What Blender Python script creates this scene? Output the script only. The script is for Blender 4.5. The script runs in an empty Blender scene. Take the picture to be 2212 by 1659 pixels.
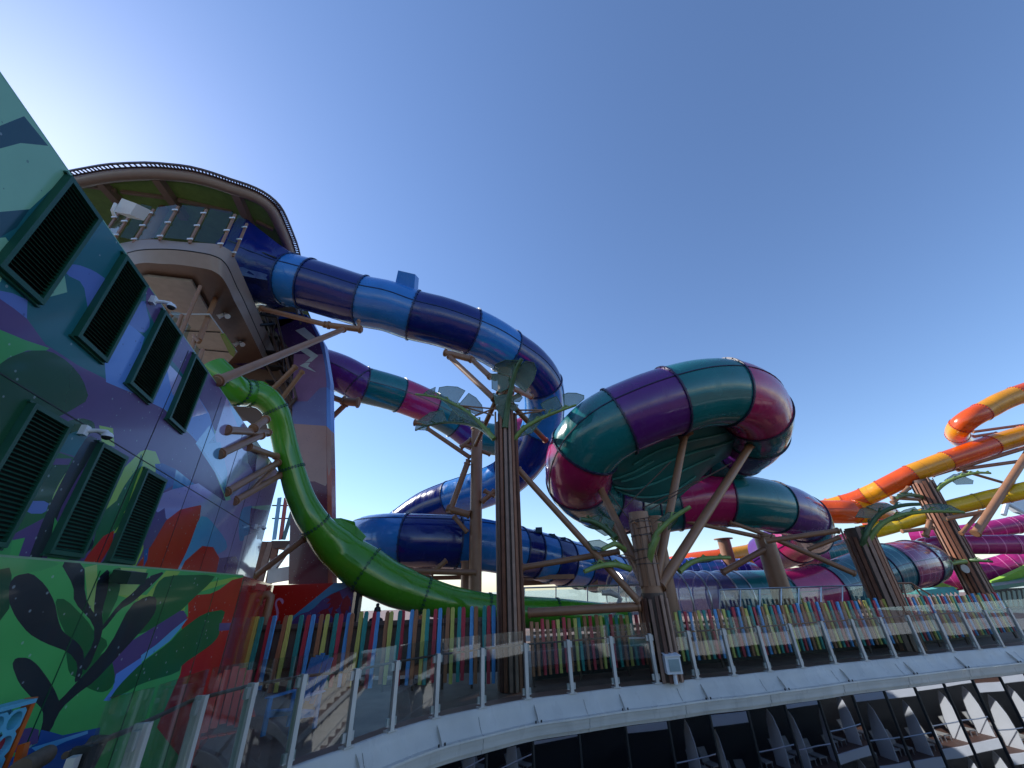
import bpy, bmesh, math, random
from mathutils import Vector, Matrix
from mathutils.geometry import delaunay_2d_cdt
random.seed(7)
R_=math.radians
scn=bpy.context.scene
col=scn.collection

# ------------------------------------------------------------ camera
EYE=Vector((0,0,2.3))
F=830.6; PITCH=R_(28.04); ROLL=R_(2.06)
r0=Vector((1,0,0)); f0=Vector((0,math.cos(PITCH),math.sin(PITCH))); u0=Vector((0,-math.sin(PITCH),math.cos(PITCH)))
RR=r0*math.cos(ROLL)-u0*math.sin(ROLL); UU=u0*math.cos(ROLL)+r0*math.sin(ROLL)
cd=bpy.data.cameras.new('camera'); cam=bpy.data.objects.new('camera',cd); col.objects.link(cam)
cam.matrix_world=Matrix(((RR.x,UU.x,-f0.x,EYE.x),(RR.y,UU.y,-f0.y,EYE.y),(RR.z,UU.z,-f0.z,EYE.z),(0,0,0,1)))
cd.sensor_width=36; cd.lens=36*F/2212; cd.clip_end=20000; cd.clip_start=0.05
scn.camera=cam
# ------------------------------------------------------------ light
SUN=Vector((-1.30,0.60,1.05)).normalized()
w=bpy.data.worlds.new('World'); scn.world=w; w.use_nodes=True
nt=w.node_tree; bg=nt.nodes['Background']
sky=nt.nodes.new('ShaderNodeTexSky'); sky.sky_type='NISHITA'; sky.sun_disc=False
sky.sun_elevation=math.asin(SUN.z); sky.sun_rotation=math.atan2(SUN.x,SUN.y)
sky.air_density=1.1; sky.dust_density=0.22; sky.ozone_density=6; sky.altitude=10
tint=nt.nodes.new('ShaderNodeVectorMath'); tint.operation='MULTIPLY'; tint.inputs[1].default_value=(1.02,.97,.985)
nt.links.new(sky.outputs[0],tint.inputs[0]); nt.links.new(tint.outputs[0],bg.inputs[0]); bg.inputs[1].default_value=0.12
sl=bpy.data.lights.new('sun','SUN'); sl.energy=3.6; sl.angle=R_(0.53); sl.color=(1,.955,.89)
so=bpy.data.objects.new('sun',sl); col.objects.link(so); so.rotation_euler=SUN.to_track_quat('Z','Y').to_euler()
scn.view_settings.view_transform='Standard'; scn.view_settings.look='None'
scn.view_settings.exposure=0.8; scn.view_settings.gamma=1
scn.render.engine='CYCLES'
scn.cycles.max_bounces=8; scn.cycles.transparent_max_bounces=24
scn.cycles.caustics_reflective=False; scn.cycles.caustics_refractive=False

# ------------------------------------------------------------ measuring helpers: a sight line through the photo meets a real plane
def ray(x,y): return f0+RR*((x-1106)/F)-UU*((y-829.5)/F)
def PY(x,y,Y): d=ray(x,y); return EYE+d*(Y/d.y)
def PZ(x,y,z): d=ray(x,y); return EYE+d*((z-EYE.z)/d.z)
def PC(x,y,c): return EYE+ray(x,y)*c
def proj(P):
    d=Vector(P)-EYE; c=d.dot(f0); return (1106+F*d.dot(RR)/c, 829.5-F*d.dot(UU)/c)
def zat(P,py):
    a,b=-3.0,60.0
    for _ in range(40):
        m=(a+b)/2
        if proj((P.x,P.y,m))[1]>py: a=m
        else: b=m
    return (a+b)/2

# ------------------------------------------------------------ materials
MATS={}
def mat(name,c,rough=.5,metal=0,coat=0,noise=.12,scale=4,bump=0,bscale=8,spec=.5,alpha=None,line=None,lcol=(.8,.8,.8),trans=0,dots=0,streak=0):
    if name in MATS: return MATS[name]
    m=bpy.data.materials.new(name); m.use_nodes=True; MATS[name]=m
    n=m.node_tree; L=n.links; b=n.nodes['Principled BSDF']
    b.inputs['Roughness'].default_value=rough; b.inputs['Metallic'].default_value=metal
    b.inputs['Specular IOR Level'].default_value=spec; b.inputs['Coat Weight'].default_value=coat
    b.inputs['Coat Roughness'].default_value=.06
    tc=n.nodes.new('ShaderNodeTexCoord')
    nz=n.nodes.new('ShaderNodeTexNoise'); nz.inputs['Scale'].default_value=scale; nz.inputs['Detail'].default_value=6
    L.new(tc.outputs['Object'],nz.inputs['Vector'])
    mr=n.nodes.new('ShaderNodeMapRange'); mr.inputs[1].default_value=.25; mr.inputs[2].default_value=.75
    mr.inputs[3].default_value=1-noise; mr.inputs[4].default_value=1+noise
    L.new(nz.outputs[0],mr.inputs[0])
    mx=n.nodes.new('ShaderNodeVectorMath'); mx.operation='SCALE'; mx.inputs[0].default_value=c[:3]
    L.new(mr.outputs[0],mx.inputs['Scale']); out=mx.outputs[0]
    if line:
        # pinstripes moulded in the gel coat, along and round the tube (uv in metres)
        uv=n.nodes.new('ShaderNodeUVMap'); sp=n.nodes.new('ShaderNodeSeparateXYZ'); L.new(uv.outputs[0],sp.inputs[0])
        fac=None
        for ax,per,wd in line:
            a=n.nodes.new('ShaderNodeMath'); a.operation='MODULO'; a.inputs[1].default_value=per; L.new(sp.outputs[ax],a.inputs[0])
            c2=n.nodes.new('ShaderNodeMath'); c2.operation='LESS_THAN'; c2.inputs[1].default_value=wd; L.new(a.outputs[0],c2.inputs[0])
            if fac is None: fac=c2.outputs[0]
            else:
                q=n.nodes.new('ShaderNodeMath'); q.operation='MAXIMUM'; L.new(fac,q.inputs[0]); L.new(c2.outputs[0],q.inputs[1]); fac=q.outputs[0]
        mm=n.nodes.new('ShaderNodeMix'); mm.data_type='RGBA'; mm.inputs['B'].default_value=(*lcol,1)
        L.new(fac,mm.inputs['Factor']); L.new(out,mm.inputs['A']); out=mm.outputs['Result']
    if dots:
        v=n.nodes.new('ShaderNodeTexVoronoi'); v.inputs['Scale'].default_value=dots; L.new(tc.outputs['Object'],v.inputs['Vector'])
        lt=n.nodes.new('ShaderNodeMath'); lt.operation='LESS_THAN'; lt.inputs[1].default_value=.13; L.new(v.outputs['Distance'],lt.inputs[0])
        wn=n.nodes.new('ShaderNodeSeparateColor'); L.new(v.outputs['Color'],wn.inputs[0])
        gt=n.nodes.new('ShaderNodeMath'); gt.operation='GREATER_THAN'; gt.inputs[1].default_value=.45; L.new(wn.outputs[0],gt.inputs[0])
        ml=n.nodes.new('ShaderNodeMath'); ml.operation='MULTIPLY'; L.new(lt.outputs[0],ml.inputs[0]); L.new(gt.outputs[0],ml.inputs[1])
        ms=n.nodes.new('ShaderNodeMath'); ms.operation='MULTIPLY'; ms.inputs[1].default_value=.45; L.new(ml.outputs[0],ms.inputs[0])
        mm=n.nodes.new('ShaderNodeMix'); mm.data_type='RGBA'; dc=(.42,.5,.52) if sum(c[:3])<.7 else (.03,.04,.12); mm.inputs['B'].default_value=(*dc,1)
        L.new(ms.outputs[0],mm.inputs['Factor']); L.new(out,mm.inputs['A']); out=mm.outputs['Result']
    L.new(out,b.inputs['Base Color'])
    if bump:
        bn=n.nodes.new('ShaderNodeTexNoise'); bn.inputs['Scale'].default_value=bscale; bn.inputs['Detail'].default_value=2
        L.new(tc.outputs['Object'],bn.inputs['Vector'])
        bp=n.nodes.new('ShaderNodeBump'); bp.inputs['Strength'].default_value=1; bp.inputs['Distance'].default_value=bump
        L.new(bn.outputs[0],bp.inputs['Height']); L.new(bp.outputs[0],b.inputs['Normal'])
    if streak:
        # faint scuffs: gloss varies in drawn-out patches
        mpn=n.nodes.new('ShaderNodeMapping'); mpn.inputs['Scale'].default_value=(2.2,2.2,.5); L.new(tc.outputs['Object'],mpn.inputs[0])
        sn=n.nodes.new('ShaderNodeTexNoise'); sn.inputs['Scale'].default_value=1.6; sn.inputs['Detail'].default_value=8; L.new(mpn.outputs[0],sn.inputs['Vector'])
        r2=n.nodes.new('ShaderNodeMapRange'); r2.inputs[1].default_value=.35; r2.inputs[2].default_value=.7; r2.inputs[3].default_value=rough*.6; r2.inputs[4].default_value=rough*2.4
        L.new(sn.outputs[0],r2.inputs[0]); L.new(r2.outputs[0],b.inputs['Roughness'])
    if trans: b.inputs['Transmission Weight'].default_value=trans
    if alpha is not None:
        t=n.nodes.new('ShaderNodeBsdfTransparent'); s=n.nodes.new('ShaderNodeMixShader')
        s.inputs[0].default_value=alpha; L.new(t.outputs[0],s.inputs[1]); L.new(b.outputs[0],s.inputs[2])
        L.new(s.outputs[0],n.nodes['Material Output'].inputs[0])
    return m
def glassmat(name,tint=(.9,.95,.93),refl=1.0,base=.04,rough=.02,bump=0):
    m=bpy.data.materials.new(name); m.use_nodes=True; n=m.node_tree; L=n.links; n.nodes.clear()
    o=n.nodes.new('ShaderNodeOutputMaterial'); t=n.nodes.new('ShaderNodeBsdfTransparent'); t.inputs[0].default_value=(*tint,1)
    g=n.nodes.new('ShaderNodeBsdfGlossy'); g.inputs['Roughness'].default_value=rough
    fr=n.nodes.new('ShaderNodeLayerWeight'); fr.inputs[0].default_value=.5
    pw=n.nodes.new('ShaderNodeMath'); pw.operation='POWER'; pw.inputs[1].default_value=4.5; L.new(fr.outputs['Facing'],pw.inputs[0])
    ma=n.nodes.new('ShaderNodeMath'); ma.operation='MULTIPLY_ADD'; ma.inputs[1].default_value=.8*refl; ma.inputs[2].default_value=base; ma.use_clamp=True
    L.new(pw.outputs[0],ma.inputs[0]); s=n.nodes.new('ShaderNodeMixShader')
    L.new(ma.outputs[0],s.inputs[0]); L.new(t.outputs[0],s.inputs[1]); L.new(g.outputs[0],s.inputs[2]); L.new(s.outputs[0],o.inputs[0])
    if bump:
        tc=n.nodes.new('ShaderNodeTexCoord'); bn=n.nodes.new('ShaderNodeTexNoise'); bn.inputs['Scale'].default_value=.7; bn.inputs['Detail'].default_value=1
        L.new(tc.outputs['Object'],bn.inputs['Vector']); bp=n.nodes.new('ShaderNodeBump'); bp.inputs['Distance'].default_value=bump
        L.new(bn.outputs[0],bp.inputs['Height']); L.new(bp.outputs[0],g.inputs['Normal'])
    return m
GEL=dict(rough=.14,coat=.35,noise=.10,scale=1.3,bump=.014,bscale=1.5,streak=1)
C_NAVY=mat('gelcoat_navy',(.006,.018,.17),**GEL)
C_BLUE=mat('gelcoat_blue',(.025,.20,.58),**GEL)
C_TEAL=mat('gelcoat_teal',(.008,.15,.155),**GEL)
C_PURP=mat('gelcoat_purple',(.10,.016,.16),**GEL)
C_PINK=mat('gelcoat_pink',(.42,.016,.11),**GEL)
C_GREEN=mat('gelcoat_green',(.075,.29,.018),**GEL)
C_TRIM=mat('flange_dark',(.01,.03,.07),rough=.4)
C_GTRIM=mat('flange_green',(.035,.15,.02),rough=.35)
SG=dict(GEL); 
C_MAG=mat('gelcoat_magenta',(.34,.018,.15),line=[(1,.95,.07)],lcol=(.62,.16,.35),**SG)
C_ORG=mat('gelcoat_orange',(.72,.085,.008),**SG)
C_YEL=mat('gelcoat_amber',(.78,.30,.008),line=[(1,1.3,.03)],lcol=(.55,.18,.02),**SG)
C_LEM=mat('gelcoat_yellow',(.75,.48,.01),**SG)
C_TEALG=mat('gelcoat_teal_lined',(.01,.10,.12),line=[(1,.62,.05)],lcol=(.12,.26,.26),**SG)
C_PINKG=mat('gelcoat_pink_lined',(.22,.012,.085),line=[(1,.62,.05),(0,.62,.045)],lcol=(.42,.16,.24),**SG)
C_BLUEG=mat('gelcoat_blue_lined',(.03,.17,.48),line=[(1,.55,.05)],lcol=(.35,.3,.75),**SG)
C_NAVYG=mat('gelcoat_navy_lined',(.01,.03,.26),line=[(1,.55,.05)],lcol=(.25,.35,.8),**SG)
BROWN=mat('painted_steel_brown',(.30,.145,.075),rough=.42,noise=.12,scale=3)
BROWN_D=mat('painted_steel_dark_brown',(.085,.048,.035),rough=.5)
PLANK=[mat('plank_%s'%k,c,rough=.55,noise=.22,scale=5) for k,c in (('umber',(.20,.078,.042)),('taupe',(.30,.175,.125)),('sienna',(.26,.10,.05)),('sepia',(.13,.055,.035)))]
WHITE=mat('white_paint',(.74,.75,.77),rough=.35,noise=.05,scale=1.5)
GREYW=mat('light_grey_paint',(.60,.56,.51),rough=.3,noise=.11,scale=1.7,bump=.006,bscale=2,streak=1)
STEEL=mat('brushed_steel',(.55,.56,.58),rough=.3,metal=.8)
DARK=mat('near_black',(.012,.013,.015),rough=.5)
BEIGE=mat('beige_panel',(.335,.25,.205),rough=.38,noise=.05)
SOFF=mat('soffit_brown',(.145,.085,.058),rough=.4,noise=.08)
CEIL=mat('ceiling_grey',(.42,.41,.38),rough=.5)
FROND=mat('frond_green',(.20,.28,.07),rough=.45,noise=.25,scale=6)
FRONDD=mat('frond_dark_green',(.06,.12,.045),rough=.45,noise=.25,scale=6)
LEAF=mat('perforated_leaf_mesh',(.13,.21,.16),rough=.5,alpha=.55,noise=.2)
DGREEN=mat('louvre_green',(.008,.075,.045),rough=.4,noise=.15)
TIMBER=mat('deck_timber',(.12,.062,.045),rough=.6,noise=.25,scale=9)
GLASS=glassmat('clear_glass',(.87,.92,.91),.9,.085)
ACRYL=mat('acrylic_clear',(.45,.46,.52),rough=.08,coat=1,alpha=.34,bump=.02,bscale=2)
C_TRIM2=mat('flange_navy',(.008,.03,.12),rough=.35)
C_TRIM3=mat('flange_plum',(.03,.022,.06),rough=.35)
FACG=None

# ------------------------------------------------------------ objects
WL={}
def tag(o,label=None,cat=None,group=None,kind=None):
    if label: o['label']=label
    if cat: o['category']=cat
    if group: o['group']=group
    if kind: o['kind']=kind
    return o
def thing(name,label,cat,loc=(0,0,0),group=None):
    o=bpy.data.objects.new(name,None); col.objects.link(o); o.location=loc; o.empty_display_size=.3
    WL[o]=Vector(loc); return tag(o,label,cat,group)
class MB:
    def __init__(s): s.v=[]; s.f=[]; s.uv=None; s.mi=[]
    def add(s,vs,fs,mi=0):
        n=len(s.v); s.v+= [Vector(v) for v in vs]; s.f+=[tuple(i+n for i in f) for f in fs]; s.mi+=[mi]*len(fs); return s
    def box(s,c,ax,ay,az,mi=0):
        c=Vector(c);ax=Vector(ax);ay=Vector(ay);az=Vector(az)
        vs=[c+ax*i+ay*j+az*k for i in(-.5,.5) for j in(-.5,.5) for k in(-.5,.5)]
        return s.add(vs,[(0,1,3,2),(4,6,7,5),(0,4,5,1),(2,3,7,6),(0,2,6,4),(1,5,7,3)],mi)
    def abox(s,x0,x1,y0,y1,z0,z1,mi=0): return s.box(((x0+x1)/2,(y0+y1)/2,(z0+z1)/2),(x1-x0,0,0),(0,y1-y0,0),(0,0,z1-z0),mi)
    def bar(s,p,q,w,h,up=(0,0,1),mi=0):
        p=Vector(p);q=Vector(q);t=(q-p); u=Vector(up); sd=t.cross(u)
        if sd.length<1e-5: sd=t.cross(Vector((0,1,0)))
        sd.normalize(); uu=sd.cross(t).normalized()
        return s.box((p+q)/2,t,sd*w,uu*h,mi)
    def pipe(s,pts,r,seg=12,cap=True,mi=0):
        pts=[Vector(p) for p in pts]; rs=r if isinstance(r,(list,tuple)) else [r]*len(pts)
        fr=frames(pts); vs=[];fs=[]
        for p,(t,a,b),rr in zip(pts,fr,rs):
            for k in range(seg):
                an=2*math.pi*k/seg; vs.append(p+(a*math.cos(an)+b*math.sin(an))*rr)
        for i in range(len(pts)-1):
            for k in range(seg):
                k2=(k+1)%seg; fs.append((i*seg+k,i*seg+k2,(i+1)*seg+k2,(i+1)*seg+k))
        if cap: fs.append(tuple(range(seg))[::-1]); fs.append(tuple((len(pts)-1)*seg+k for k in range(seg)))
        return s.add(vs,fs,mi)
    def slab(s,poly,d,mi=0):
        poly=[Vector(p) for p in poly]; d=Vector(d); n=len(poly)
        vs=poly+[p+d for p in poly]
        fs=[tuple(range(n)),tuple(range(2*n-1,n-1,-1))]+[(i,i+n,(i+1)%n+n,(i+1)%n) for i in range(n)]
        return s.add(vs,fs,mi)
    def mesh(s,name,off=Vector((0,0,0)),smooth=None):
        me=bpy.data.meshes.new(name); me.from_pydata([v-off for v in s.v],[],s.f)
        if max(s.mi or [0])>0: me.polygons.foreach_set('material_index',s.mi)
        if s.uv: 
            l=me.uv_layers.new(name='UVMap'); 
            for lo in me.loops: l.data[lo.index].uv=s.uv[lo.vertex_index]
        me.validate(); me.update()
        if smooth:
            me.polygons.foreach_set('use_smooth',[True]*len(me.polygons)); me.set_sharp_from_angle(angle=R_(smooth))
        return me
    def build(s,name,m,parent=None,smooth=None,label=None):
        off=Vector((0,0,0)); p=parent
        while p is not None: off+=Vector(p.location); p=p.parent
        me=s.mesh(name,off,smooth)
        for q in (m if isinstance(m,(list,tuple)) else [m]): me.materials.append(q)
        o=bpy.data.objects.new(name,me); col.objects.link(o); o.parent=parent
        if label: o['label']=label
        return o
    def solo(s,name,m,label,cat,group=None,smooth=None,kind=None,origin=None):
        off=Vector(origin) if origin is not None else Vector((0,0,0))
        me=s.mesh(name,off,smooth)
        for q in (m if isinstance(m,(list,tuple)) else [m]): me.materials.append(q)
        o=bpy.data.objects.new(name,me); col.objects.link(o); o.location=off
        return tag(o,label,cat,group,kind)
def frames(pts):
    n=len(pts); T=[]
    for i in range(n):
        t=(pts[min(i+1,n-1)]-pts[max(i-1,0)]); T.append(t.normalized() if t.length>1e-9 else Vector((0,0,1)))
    a=T[0].cross(Vector((0,0,1)))
    if a.length<1e-3: a=Vector((1,0,0))
    a.normalize(); out=[]
    for t in T:
        a=(a-t*a.dot(t)).normalized(); out.append((t,a,a.cross(t)))
    return out
def catmull(P,i,t):
    n=len(P); p0=P[max(i-1,0)];p1=P[i];p2=P[min(i+1,n-1)];p3=P[min(i+2,n-1)]
    return 0.5*((2*p1)+(-p0+p2)*t+(2*p0-5*p1+4*p2-p3)*t*t+(-p0+3*p1-3*p2+p3)*t*t*t)
def smooth_path(P,step=.15):
    out=[];par=[]
    for i in range(len(P)-1):
        m=max(2,int((P[i+1]-P[i]).length/step))
        for k in range(m):
            out.append(catmull(P,i,k/m)); par.append(i+k/m)
    out.append(P[-1].copy()); par.append(len(P)-1)
    return out,par
MN={}
def slide(name,label,ctrl,rings,colors,R,trim=None,seams=(0,180),group=None,bolts=26,seg=44,step=.16,flange=1.045,fw=.06,skip=(),base=None):
    """ctrl (px,py,depth[,radius factor]) measured centre line; rings: parameters where two sections are bolted together"""
    P=[PC(c[0],c[1],c[2]) for c in ctrl]; rf=[c[3] if len(c)>3 else 1 for c in ctrl]
    pts,par=smooth_path(P,step); fr=frames(pts)
    root=thing(name,label,'water slide',base or (pts[len(pts)//2].x,pts[len(pts)//2].y,0),group)
    L=[0]
    for a,b in zip(pts,pts[1:]): L.append(L[-1]+(b-a).length)
    def rad(t):
        i=min(int(t),len(rf)-2); u=t-i; u=u*u*(3-2*u); return R*(rf[i]*(1-u)+rf[i+1]*u)
    bounds=[0]+list(rings)+[len(ctrl)-1]
    for k in range(len(bounds)-1):
        if k in skip: continue
        i0=min(range(len(par)),key=lambda i:abs(par[i]-bounds[k])); i1=min(range(len(par)),key=lambda i:abs(par[i]-bounds[k+1]))
        if i1<=i0: continue
        m=colors[k%len(colors)]
        mb=MB(); mb.uv=[]; vs=[];fs=[]; n=i1-i0+1
        for i in range(i0,i1+1):
            t,a,b=fr[i]; rr=rad(par[i])
            for q in range(seg+1):
                an=2*math.pi*q/seg; vs.append(pts[i]+(a*math.cos(an)+b*math.sin(an))*rr); mb.uv.append((q/seg*2*math.pi*rr+50,L[i]+50))
        for i in range(n-1):
            for q in range(seg):
                o=i*(seg+1)+q; fs.append((o,o+1,o+seg+2,o+seg+1))
        mb.add(vs,fs); mb.v=[Vector(v) for v in mb.v]
        cn=m.name.replace('gelcoat_','').replace('_lined',' pinstriped')
        sg=mb.build('tube_section',m,root,smooth=60,label=cn+' tube section')
        for sa in seams:
            sm=MB(); cc=math.cos(R_(sa)); ss=math.sin(R_(sa))
            for i in range(i0,i1,2):
                j=min(i+2,i1); 
                def sp(i,d): 
                    t,a,b=fr[i]; return pts[i]+(a*cc+b*ss)*(rad(par[i])+d)
                def tn(i): t,a,b=fr[i]; return (b*cc-a*ss)
                w_=.018
                vs=[sp(i,-.01)-tn(i)*w_,sp(i,.028)-tn(i)*w_,sp(i,.028)+tn(i)*w_,sp(i,-.01)+tn(i)*w_,
                    sp(j,-.01)-tn(j)*w_,sp(j,.028)-tn(j)*w_,sp(j,.028)+tn(j)*w_,sp(j,-.01)+tn(j)*w_]
                sm.add(vs,[(0,1,5,4),(1,2,6,5),(2,3,7,6)])
            sm.build('seam_flange',trim or m,sg)
    for t in rings:
        i=min(range(len(par)),key=lambda i:abs(par[i]-t)); tt,a,b=fr[i]; rr=rad(par[i]); mb=MB()
        vs=[];fs=[]; prof=[(-fw/2,.99),(-fw/2,flange),(fw/2,flange),(fw/2,.99)]
        for q in range(seg):
            an=2*math.pi*q/seg; d=a*math.cos(an)+b*math.sin(an)
            for (o,k) in prof: vs.append(pts[i]+tt*o+d*rr*k)
        for q in range(seg):
            q2=(q+1)%seg
            for e in range(3): fs.append((q*4+e,q*4+e+1,q2*4+e+1,q2*4+e))
        mb.add(vs,fs)
        for q in range(bolts):
            an=2*math.pi*(q+.5)/bolts; d=a*math.cos(an)+b*math.sin(an); sd=(b*math.cos(an)-a*math.sin(an))
            for sgn in (-1,1):
                mb.box(pts[i]+tt*sgn*(fw/2+.012)+d*rr*(1+(flange-1)*.45),tt*.03,d*.04,sd*.04,1)
        mb.build('flange_ring',[trim or colors[0],C_TRIM],root)
    return root,pts,fr,par
# ------------------------------------------------------------ ground, sea
def sheet(name,poly,m,kind='structure'):
    mb=MB(); mb.add(poly,[tuple(range(len(poly)))]); return mb.solo(name,m,None,None,kind=kind)
UP=Vector((0,0,1))
SEA=mat('sea_water',(.01,.04,.07),rough=.12,bump=.3,bscale=.08,noise=.2,scale=.01)
sheet('sea',[(-9000,-9000,-42),(9000,-9000,-42),(9000,9000,-42),(-9000,9000,-42)],SEA)
# ------------------------------------------------------------ curve of the deck edge (foot of the glass railing), z=0
RAILTOP=[(120,1690),(226,1640),(315,1561),(440,1502),(549,1475),(657,1456)]
edge=[]
HPL=[1.42,1.42,1.36,1.31,1.25,1.17,1.1]
for q,h_ in zip(RAILTOP,HPL): p=PZ(q[0],q[1],h_); edge.append(Vector((p.x,p.y,0)))
p=PZ(224,1517,1.66); edge[1]=Vector((p.x,p.y,0)); edge[0]=edge[1]+(edge[1]-edge[2])*1.0
RB=[(749,1615.5),(844,1580),(940,1551),(1041,1529),(1139,1510),(1236,1498),(1332,1485.6),(1420,1476.6),(1506,1466),(1585,1459),(1662,1450),(1733,1442.4),(1804,1433.6),(1871,1427),(1935,1420.8),(1996,1414.4),(2056.7,1408),(2114.3,1403),(2166.8,1397.8),(2220,1392.5),(2272,1388),(2322,1383)]
for q in RB: edge.append(PZ(q[0],q[1],0))
postpts=edge[1:]
EP,epar=smooth_path(edge,.12)
def hp(a):
    p=epar[a]; i=min(int(p),len(HPL)-2)
    return 1.1 if p>=len(HPL)-1 else HPL[i]+(HPL[i+1]-HPL[i])*(p-i)
# outward normal: towards the well (camera side)
def enorm(i):
    t=(EP[min(i+3,len(EP)-1)]-EP[max(i-3,0)]).normalized(); return Vector((t.y,-t.x,0))
EN=[enorm(i) for i in range(len(EP))]
def sweep(prof,name,m,parent=None,i0=0,i1=None,close=False):
    mb=MB(); i1=i1 or len(EP); vs=[];fs=[]; k=len(prof)
    for i in range(i0,i1):
        for (n_,z) in prof: vs.append(EP[i]+EN[i]*n_+Vector((0,0,z)))
    for i in range(i1-i0-1):
        for j in range(k-(0 if close else 1)):
            j2=(j+1)%k; fs.append((i*k+j,i*k+j2,(i+1)*k+j2,(i+1)*k+j))
    mb.add(vs,fs); return mb
deckpoly=[p-Vector((0,0,.02)) for p in EP[::4]]+[Vector((60,30,-.02)),Vector((60,70,-.02)),Vector((-30,70,-.02)),Vector((-30,5,-.02))]
DECK=mat('deck_floor',(.22,.135,.095),rough=.6,noise=.3,scale=2)
dk=MB(); dk.add(deckpoly,[tuple(range(len(deckpoly)))]); dk.add([p-Vector((0,0,.25)) for p in deckpoly],[tuple(range(len(deckpoly)))[::-1]])
dk.solo('deck',DECK,None,None,kind='structure')
# coaming: sloping white gutter face, ledge, band
cm=thing('white_coaming','curved white steel coaming with sloping face and ledge running below the glass railing','coaming',(4,12,-.5))
sweep([(-.12,-.02),(.02,.005),(.05,-.02),(.08,-.12),(.15,-.27),(.24,-.38)],'x',GREYW).build('sloping_face',GREYW,cm,smooth=50)
sweep([(.24,-.38),(.33,-.39),(.335,-.425),(.31,-.435)],'x',WHITE).build('ledge',GREYW,cm,smooth=30)
sweep([(.31,-.435),(.305,-.50),(.29,-.503),(.285,-.62)],'x',WHITE).build('band',GREYW,cm,smooth=30)
sweep([(.285,-.62),(.22,-.625),(.215,-.70),(.20,-.705)],'x',WHITE).build('lower_band',GREYW,cm,smooth=30)
finpx=[(305+463,1630),(941,1569),(1153,1522),(1338,1499),(1515,1480),(1674,1460),(1817,1445),(1950,1431),(2072,1420),(2186,1410)]
for q in finpx:
    p=PZ(q[0],q[1],-.12); i=min(range(len(EP)),key=lambda i:(EP[i]-Vector((p.x,p.y,0))).length)
    n=EN[i]; t=Vector((-n.y,n.x,0)); B=EP[i]; mb=MB()
    prof=[(.075,-.10),(.12,-.13),(.19,-.20),(.27,-.31),(.32,-.385),(.24,-.375),(.15,-.275),(.09,-.15)]
    mb.slab([B+n*a+Vector((0,0,z)) for a,z in prof],t*.02); mb.build('bracket_fin',GREYW,cm)
    for d in (-.07,.07):
        bt=MB(); bt.pipe([B+n*.3+t*d+Vector((0,0,-.39)),B+n*.3+t*d+Vector((0,0,-.345))],.018,6)
        bt.build('bolt',DARK,cm)
for a in range(10,len(EP)-4,21):
    B=EP[a]; n=EN[a]; t=Vector((-n.y,n.x,0)); mb=MB()
    for (p0,p1) in (((.245,-.383),(.326,-.387)),((.312,-.44),(.309,-.498)),((.292,-.51),(.289,-.615)),((.219,-.635),(.217,-.695)),((.155,-.27),(.235,-.372)),((.085,-.125),(.15,-.262))):
        mb.bar(B+n*(p0[0]+.003)+UP*p0[1],B+n*(p1[0]+.003)+UP*p1[1],.007,.004,up=n)
    o=mb.build('weld_seam',mat('seam_grey',(.2,.19,.18),rough=.6),cm); o['kind']='stuff'
# ------------------------------------------------------------ glass railing
rl=thing('glass_railing','long curved glass railing on grey steel posts above the white coaming','railing',(3.5,12.6,0))

def near(p): return min(range(len(EP)),key=lambda i:(EP[i]-p).length)
pi=[near(p) for p in postpts]
CLAMP=mat('clamp_pad',(.5,.48,.45),rough=.4)
for a in pi:
    B=EP[a]-EN[a]*.02; n=EN[a]; t=Vector((-n.y,n.x,0)); mb=MB()
    H_=hp(a); mb.box(B+UP*H_/2,t*.045,n*.11,UP*H_); mb.box(B+UP*H_/2+n*.058,t*.085,n*.012,UP*H_); mb.box(B+UP*.012,t*.2,n*.16,UP*.022)
    po=mb.build('post',GREYW if a>pi[0] else DARK,rl)
    for z in (.14,H_-.1):
        for s in (-1,1):
            cb=MB(); cb.box(B+UP*z+t*s*.075,t*.07,n*.05,UP*.13); cb.build('glass_clamp',CLAMP,po)
for a,b in zip(pi,pi[1:]):
    if b-a<3: continue
    mb=MB(); ks=list(range(a,b+1,2)); 
    if ks[-1]!=b: ks.append(b)
    ta=(EP[ks[1]]-EP[ks[0]]).normalized()*.05; tb=(EP[ks[-1]]-EP[ks[-2]]).normalized()*.05
    pp=[EP[k] for k in ks]; pp[0]=pp[0]+ta; pp[-1]=pp[-1]-tb
    # flat pane between two posts, 12 mm thick
    p,q=pp[0],pp[-1]; n=Vector(((q-p).y,-(q-p).x,0)).normalized()
    mb.slab([p+UP*.1-n*.006,q+UP*.1-n*.006,q+UP*(hp(b)+.26)-n*.006,p+UP*(hp(a)+.26)-n*.006],n*.012); mb.build('glass_pane',GLASS,rl)
    hb=MB(); hb.pipe([EP[a]-EN[a]*.11+UP*(hp(a)-.04),EP[b]-EN[b]*.11+UP*(hp(b)-.04)],.022,8); hb.build('handrail',BROWN_D,rl)
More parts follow.
